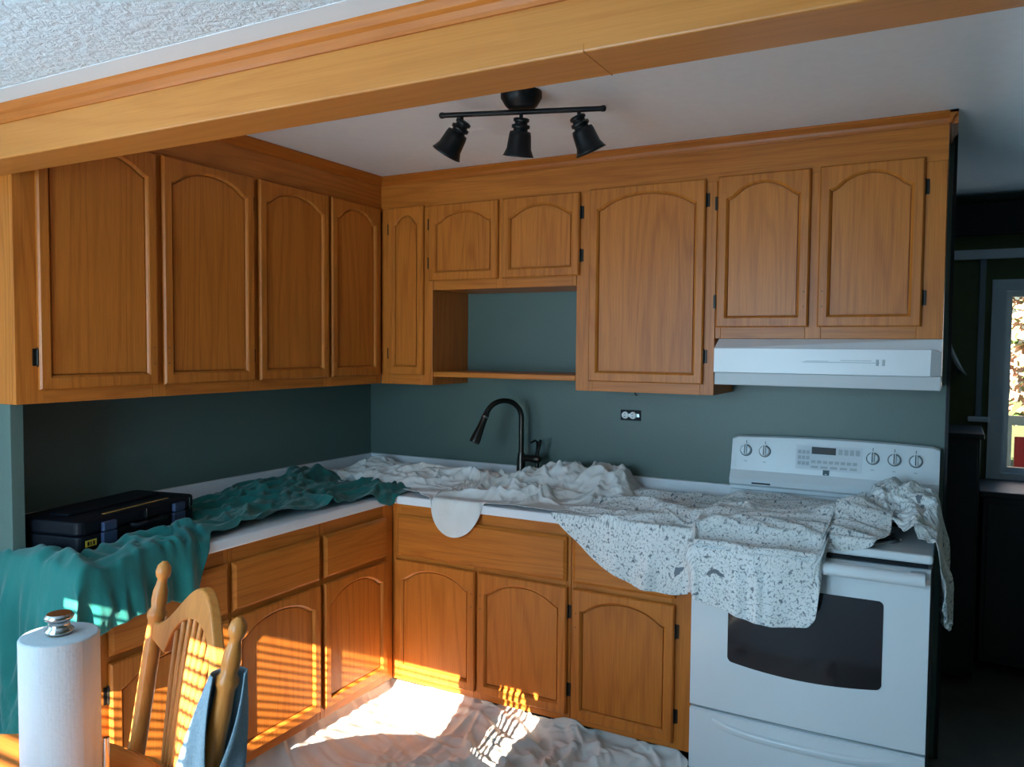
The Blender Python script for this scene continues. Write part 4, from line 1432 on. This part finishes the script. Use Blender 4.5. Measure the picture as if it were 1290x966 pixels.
# ---- canvas on the floor
nu, nv = 190, 200
X, T = np.meshgrid(np.linspace(0.565, 2.35, nu), np.linspace(0, 1, nv), indexing='ij')
yb = lerp_tab(X, [(0.5, -0.57), (1.90, -0.57), (1.955, -0.60), (1.985, -0.72), (2.4, -0.74)])
Yc = yb + (-2.12 - yb) * T
UVk = np.stack([X, Yc], -1)
rs_ = np.random.default_rng(9)
big = smooth_noise(nu, nv, rs_, 60)
fr1 = folds(X, Yc, 42, 60, 0.055, 0.030, 0.32, (1.10, 2.1, -1.5, -0.62), 2.5, 0.7) + folds(X, Yc, 43, 24, 0.016, 0.022, 0.4, (0.6, 1.2, -1.6, -0.62), 2.4, 0.4) + folds(X, Yc, 143, 170, 0.018, 0.011, 0.16, (0.85, 2.1, -1.5, -0.6), 2.5, 0.9)
P = np.stack([X, Yc, 0.006 + fr1 + 0.016 * np.maximum(0, big) * lerp_tab(X, [(0.6, 0.25), (1.0, 0.6), (1.4, 1.5)])], -1)


def col_floor(P):
    np.maximum(P[..., 2], 0.004, out=P[..., 2])
    x, y, z = P[..., 0], P[..., 1], P[..., 2]
    np.maximum(x, np.where(z > 0.085, BD + 0.004, 0.55), out=x)
    np.minimum(y, np.where(x > 1.962, -0.70, np.where(z > 0.085, -BD - 0.004, -0.55)), out=y)


sl_ = lerp_tab(X, [(0.56, 0.01), (0.9, 0.02), (1.3, 0.05), (1.6, 0.07), (2.3, 0.07)])
edge = 0.85 * fr1 + 0.075 * np.exp(-np.maximum(0, np.minimum(X - 0.56, -0.57 - Yc)) / 0.07)
P = drape(P, sl_, sl_ * 0.9, col_floor, 110, 0.03, 0.12, 41, 0.012, 0.0005, passes=12, sup=edge)
cloth_object('drop_cloth', P, UVk, FLOORC, 'beige canvas drop cloth spread wrinkled over the kitchen floor', 'drop cloths')

# ------------------------------------------------------------------ tool case
tb = thing('tool_case', 'black hinged plastic tool case with blue latches on the green cloth', 'tool case', (TBC[0], TBC[1], ZT + 0.013), TBA)
hx, hy = TBL / 2, TBW / 2


def rounded(hx, hy, r, n=5):
    pts = []
    for cx, cy, a0 in ((hx - r, hy - r, 0), (-hx + r, hy - r, 90), (-hx + r, -hy + r, 180), (hx - r, -hy + r, 270)):
        for i in range(n + 1):
            q = math.radians(a0 + 90 * i / n)
            pts.append((cx + r * math.cos(q), cy + r * math.sin(q)))
    return pts


obj('base_shell', MB().prism(rounded(hx, hy, 0.025), 0, 0.052), BLACKP, tb, bevel=0.006)
ld = obj('lid', MB().prism(rounded(hx, hy, 0.025), 0.054, 0.098), BLACKP, tb, bevel=0.008)
obj('lid_rib', MB().box(-hx + 0.06, hx - 0.06, -0.03, 0.05, 0.098, 0.106), BLACKP, ld, bevel=0.004)
obj('gold_stripe', MB().box(-hx + 0.13, hx - 0.10, -hy + 0.030, -hy + 0.044, 0.0975, 0.0990), GOLD, ld)
for lx in (-0.150, 0.165):
    la = obj('latch', MB().box(lx - 0.028, lx + 0.028, -hy - 0.012, -hy + 0.002, 0.012, 0.052), NAVY, tb, bevel=0.003)
    obj('latch_flap', MB().box(lx - 0.026, lx + 0.026, -hy - 0.013, -hy + 0.002, 0.055, 0.084), NAVY, la, bevel=0.003)
hd_ = MB().tube([(-0.05, -hy, 0.05), (-0.05, -hy - 0.022, 0.05), (0.085, -hy - 0.022, 0.05), (0.085, -hy, 0.05)], 0.008, 10)
obj('carry_handle', hd_, BLACKP, tb)
for lx in (0.015, 0.225):
    obj('rib', MB().box(lx - 0.002, lx + 0.002, -hy - 0.003, -hy + 0.001, 0.050, 0.090), CHROME, tb)
obj('label_plate', MB().box(-0.238, -0.196, -hy - 0.0015, -hy + 0.001, 0.018, 0.038), YELLOW, tb)
obj('label_print', MB().box(-0.232, -0.225, -hy - 0.0022, -hy, 0.022, 0.034).box(-0.220, -0.216, -hy - 0.0022, -hy, 0.022, 0.034).box(-0.210, -0.204, -hy - 0.0022, -hy, 0.022, 0.034), BLACKP, tb)

# ------------------------------------------------------------------ dining table
TZ = 0.735
TC = (1.272, -2.898)
ta = thing('dining_table', 'round varnished oak dining table at the bottom left', 'table', (TC[0], TC[1], 0))
obj('table_top', MB().lathe((0, 0, TZ - 0.03), (0, 0, TZ), [(0, 0.490), (0.2, 0.503), (0.5, 0.510), (0.8, 0.505), (1, 0.493)], 72, True, True), OAKT, ta)
obj('apron', MB().lathe((0, 0, TZ - 0.11), (0, 0, TZ - 0.03), [(0, 0.40), (1, 0.40)], 48), OAKT, ta)
obj('pedestal', MB().lathe((0, 0, 0.10), (0, 0, TZ - 0.11), [(0, 0.09), (0.1, 0.10), (0.25, 0.06), (0.5, 0.085), (0.75, 0.06), (1, 0.10)], 24), OAKT, ta)
for i in range(4):
    q = PI / 4 + i * PI / 2
    c_, s_ = math.cos(q), math.sin(q)
    obj('foot', MB().tube([(0.05 * c_, 0.05 * s_, 0.18), (0.18 * c_, 0.18 * s_, 0.14), (0.30 * c_, 0.30 * s_, 0.06), (0.38 * c_, 0.38 * s_, 0.025)], [0.04, 0.036, 0.03, 0.024], 12), OAKT, ta)

# ------------------------------------------------------------------ paper towel on its stand
ph = thing('paper_towel_holder', 'steel paper towel stand with round knob on the table', 'paper towel holder', (1.300, -2.556, TZ))
obj('base', MB().lathe((0, 0, 0), (0, 0, 0.014), [(0, 0.082), (0.7, 0.082), (1, 0.074)], 40), CHROME, ph)
obj('rod', MB().cyl((0, 0, 0.012), (0, 0, 0.312), 0.008), CHROME, ph)
obj('finial', MB().lathe((0, 0, 0.300), (0, 0, 0.336), [(0, 0.024), (0.15, 0.025), (0.3, 0.019), (0.6, 0.018), (0.7, 0.024), (0.85, 0.026), (1, 0.021)], 28), CHROME, ph)
av = Vector((0.88, 0.30, 0)).normalized()
obj('tension_arm', MB().tube([av * 0.078 + Vector((0, 0, 0.01)), av * 0.095 + Vector((0, 0, 0.05)), av * 0.095 + Vector((0, 0, 0.105))], 0.006, 10), CHROME, ph)
ro = thing('paper_towel_roll', 'full white paper towel roll standing on the table', 'paper towel', (1.300, -2.556, TZ + 0.0145))
R_ = 0.0685
obj('roll', MB().lathe((0, 0, 0), (0, 0, 0.282), [(0, 0.021), (0, R_ - 0.003), (0.01, R_), (0.985, R_), (0.997, R_ - 0.002), (1.0, R_ - 0.005), (1.0, 0.021)], 64, False), PAPER, ro)
obj('core', MB().lathe((0, 0, 0.0), (0, 0, 0.2825), [(0, 0.0195), (0, 0.0208), (1, 0.0208), (1, 0.0195), (0, 0.0195)], 32, False), CARD, ro)
obj('loose_sheet', MB().prism([(R_ * math.cos(q) * k_, R_ * math.sin(q) * k_) for k_, rng in ((1.006, range(0, 13)), (1.018, range(12, -1, -1))) for q in [math.radians(-60 + j * 5) for j in rng]], 0.001, 0.281), PAPER, ro)

# ------------------------------------------------------------------ chair
ch = thing('dining_chair', 'oak spindle back dining chair with turned posts beside the table', 'chair', (1.383, -2.437, 0), math.radians(-22.7))
ZS = 0.45
seat = [(0.215 * math.copysign(abs(math.cos(q)) ** 0.55, math.cos(q)), -0.20 + 0.205 * math.copysign(abs(math.sin(q)) ** 0.55, math.sin(q))) for q in [2 * PI * i / 40 for i in range(40)]]
obj('seat', MB().prism(seat, ZS - 0.035, ZS), OAKC, ch, bevel=0.012)


def back_pt(x, z):
    """point on the leaning chair back"""
    t = (z - ZS) / (1.08 - ZS)
    return Vector((x, -0.01 + 0.115 * t, z))


prof_p = [(0, 0.014), (0.10, 0.018), (0.25, 0.021), (0.55, 0.0215), (0.74, 0.021), (0.80, 0.0195), (0.815, 0.024), (0.83, 0.024), (0.845, 0.017), (0.87, 0.0195), (0.90, 0.0185), (0.925, 0.0135), (0.94, 0.012), (0.95, 0.017), (0.965, 0.0195), (0.985, 0.0165), (1.0, 0.006)]
for s in (-1, 1):
    obj('back_post', MB().lathe(back_pt(s * 0.185, ZS - 0.02), back_pt(s * 0.238, 1.085), [(t_, r2 * 0.88) for t_, r2 in prof_p], 18), OAKC, ch)
# crest rail: arched harp board
up_, lo_ = [], []
N = 40
for i in range(N + 1):
    x = -0.222 + 0.444 * i / N
    q = abs(x) / 0.222
    top = 0.958 + 0.118 * (0.5 + 0.5 * math.cos(PI * min(1, q / 0.92))) ** 0.85
    if q > 0.62:
        k_ = (q - 0.62) / 0.38
        low = 0.905 + 0.018 * k_
    else:
        k_ = q / 0.62
        low = 0.905 + 0.105 * math.sqrt(max(0, 1 - k_ ** 2))
    up_.append((x, top)); lo_.append((x, low))
cv = []; cf = []
for i in range(N + 1):
    x, zt = up_[i]; zl = lo_[i][1]
    curve = 0.020 * (1 - (x / 0.222) ** 2)
    for z, dy in ((zl, -0.011), (zt, -0.011), (zt, 0.011), (zl, 0.011)):
        p = back_pt(x, z)
        cv.append((p.x, p.y + dy + curve, p.z))
for i in range(N):
    for j in range(4):
        cf.append((i * 4 + j, i * 4 + (j + 1) % 4, i * 4 + 4 + (j + 1) % 4, i * 4 + 4 + j))
cmb_ = MB().add(cv, cf)
cmb_.add(cv[:4], [(0, 1, 2, 3)]); cmb_.add(cv[-4:], [(3, 2, 1, 0)])
obj('crest_rail', cmb_, OAKC, ch, bevel=0.004)
# lower rail
lr = [back_pt(-0.205 + 0.41 * i / 16, 0.655 + 0.035 * math.sin(PI * i / 16)) + Vector((0, 0.018 * math.sin(PI * i / 16), 0)) for i in range(17)]
obj('lower_rail', MB().tube(lr, [0.012] + [0.017] * 15 + [0.012], 12), OAKC, ch)
for i in range(8):
    u = -1 + 2 * i / 7
    xt = u * 0.120
    k_ = abs(xt) / (0.222 * 0.62)
    zt = 0.905 + 0.105 * math.sqrt(max(0, 1 - k_ ** 2)) + 0.012
    a = back_pt(u * 0.062, 0.682) + Vector((0, 0.016, 0)); b = back_pt(xt, zt) + Vector((0, 0.014, 0))
    obj('spindle', MB().lathe(a, b, [(0, 0.0055), (0.3, 0.0075), (0.65, 0.0085), (0.9, 0.0065), (1, 0.0055)], 10), OAKC, ch)
prof_l = [(0, 0.012), (0.12, 0.016), (0.2, 0.019), (0.23, 0.015), (0.5, 0.022), (0.75, 0.018), (0.80, 0.023), (1, 0.016)]
legs = {}
for sx in (-1, 1):
    for sy, yy in ((-1, -0.36), (1, -0.05)):
        bt = Vector((sx * 0.20, yy + sy * 0.035, 0)); tp = Vector((sx * 0.155, yy, ZS - 0.03))
        legs[(sx, sy)] = (bt, tp)
        obj('leg', MB().lathe(bt, tp, prof_l, 16), OAKC, ch)
for sx in (-1, 1):
    a = legs[(sx, -1)][0].lerp(legs[(sx, -1)][1], 0.4); b = legs[(sx, 1)][0].lerp(legs[(sx, 1)][1], 0.4)
    obj('stretcher', MB().lathe(a, b, [(0, 0.008), (0.5, 0.013), (1, 0.008)], 12), OAKC, ch)
for sy in (-1, 1):
    a = legs[(-1, sy)][0].lerp(legs[(-1, sy)][1], 0.5); b = legs[(1, sy)][0].lerp(legs[(1, sy)][1], 0.5)
    obj('stretcher', MB().lathe(a, b, [(0, 0.008), (0.5, 0.013), (1, 0.008)], 12), OAKC, ch)

# garment hung over the right post
chm = Matrix.Translation((1.383, -2.437, 0)) @ Matrix.Rotation(math.radians(-22.7), 4, 'Z')
nu, nv = 72, 46
rs_ = np.random.default_rng(4)
cam_dir = math.atan2(-3.4586 + 2.44, 2.7648 - 1.65)       # towards the viewer
GP = np.zeros((nu, nv, 3))
for j in range(nv):
    t = j / (nv - 1)
    z = 0.985 - 0.46 * t
    pc_ = chm @ back_pt(0.185 + 0.053 * max(0, (z - ZS) / 0.635), z)
    gap = math.radians(125) * max(0.0, 1 - t / 0.42)
    for i in range(nu):
        u = i / (nu - 1)
        an = cam_dir + gap / 2 + (2 * PI - gap) * u
        fold = 0.5 + 0.5 * math.sin(u * 2 * PI * 5 + 1.0 + t * 1.5)
        rx = 0.027 + t * (0.045 + 0.035 * fold) + 0.012 * math.sin(u * 11 + t * 6) * t
        # wider across the view than along it
        ex = math.cos(an - cam_dir); ey = math.sin(an - cam_dir)
        rr_ = rx * (0.72 + 0.5 * abs(ey))
        GP[i, j] = (pc_.x + rr_ * math.cos(an), pc_.y + rr_ * math.sin(an), z - 0.02 * abs(ex) * t)
gd = GP[..., :2] - np.array(TC)
gr_ = np.linalg.norm(gd, axis=-1)
lim = np.where(GP[..., 2] < 0.80, 0.522, 0.0)
push = np.maximum(1.0, lim / gr_)
GP[..., :2] = np.array(TC) + gd * push[..., None]
UVj = np.stack(np.meshgrid(np.linspace(0, 0.5, nu), np.linspace(0, 0.5, nv), indexing='ij'), -1)
gm = cloth_object('garment', GP, UVj, JACKET, 'blue grey garment hanging over the right post of the chair', None, 0.003)
gm['category'] = 'garment'
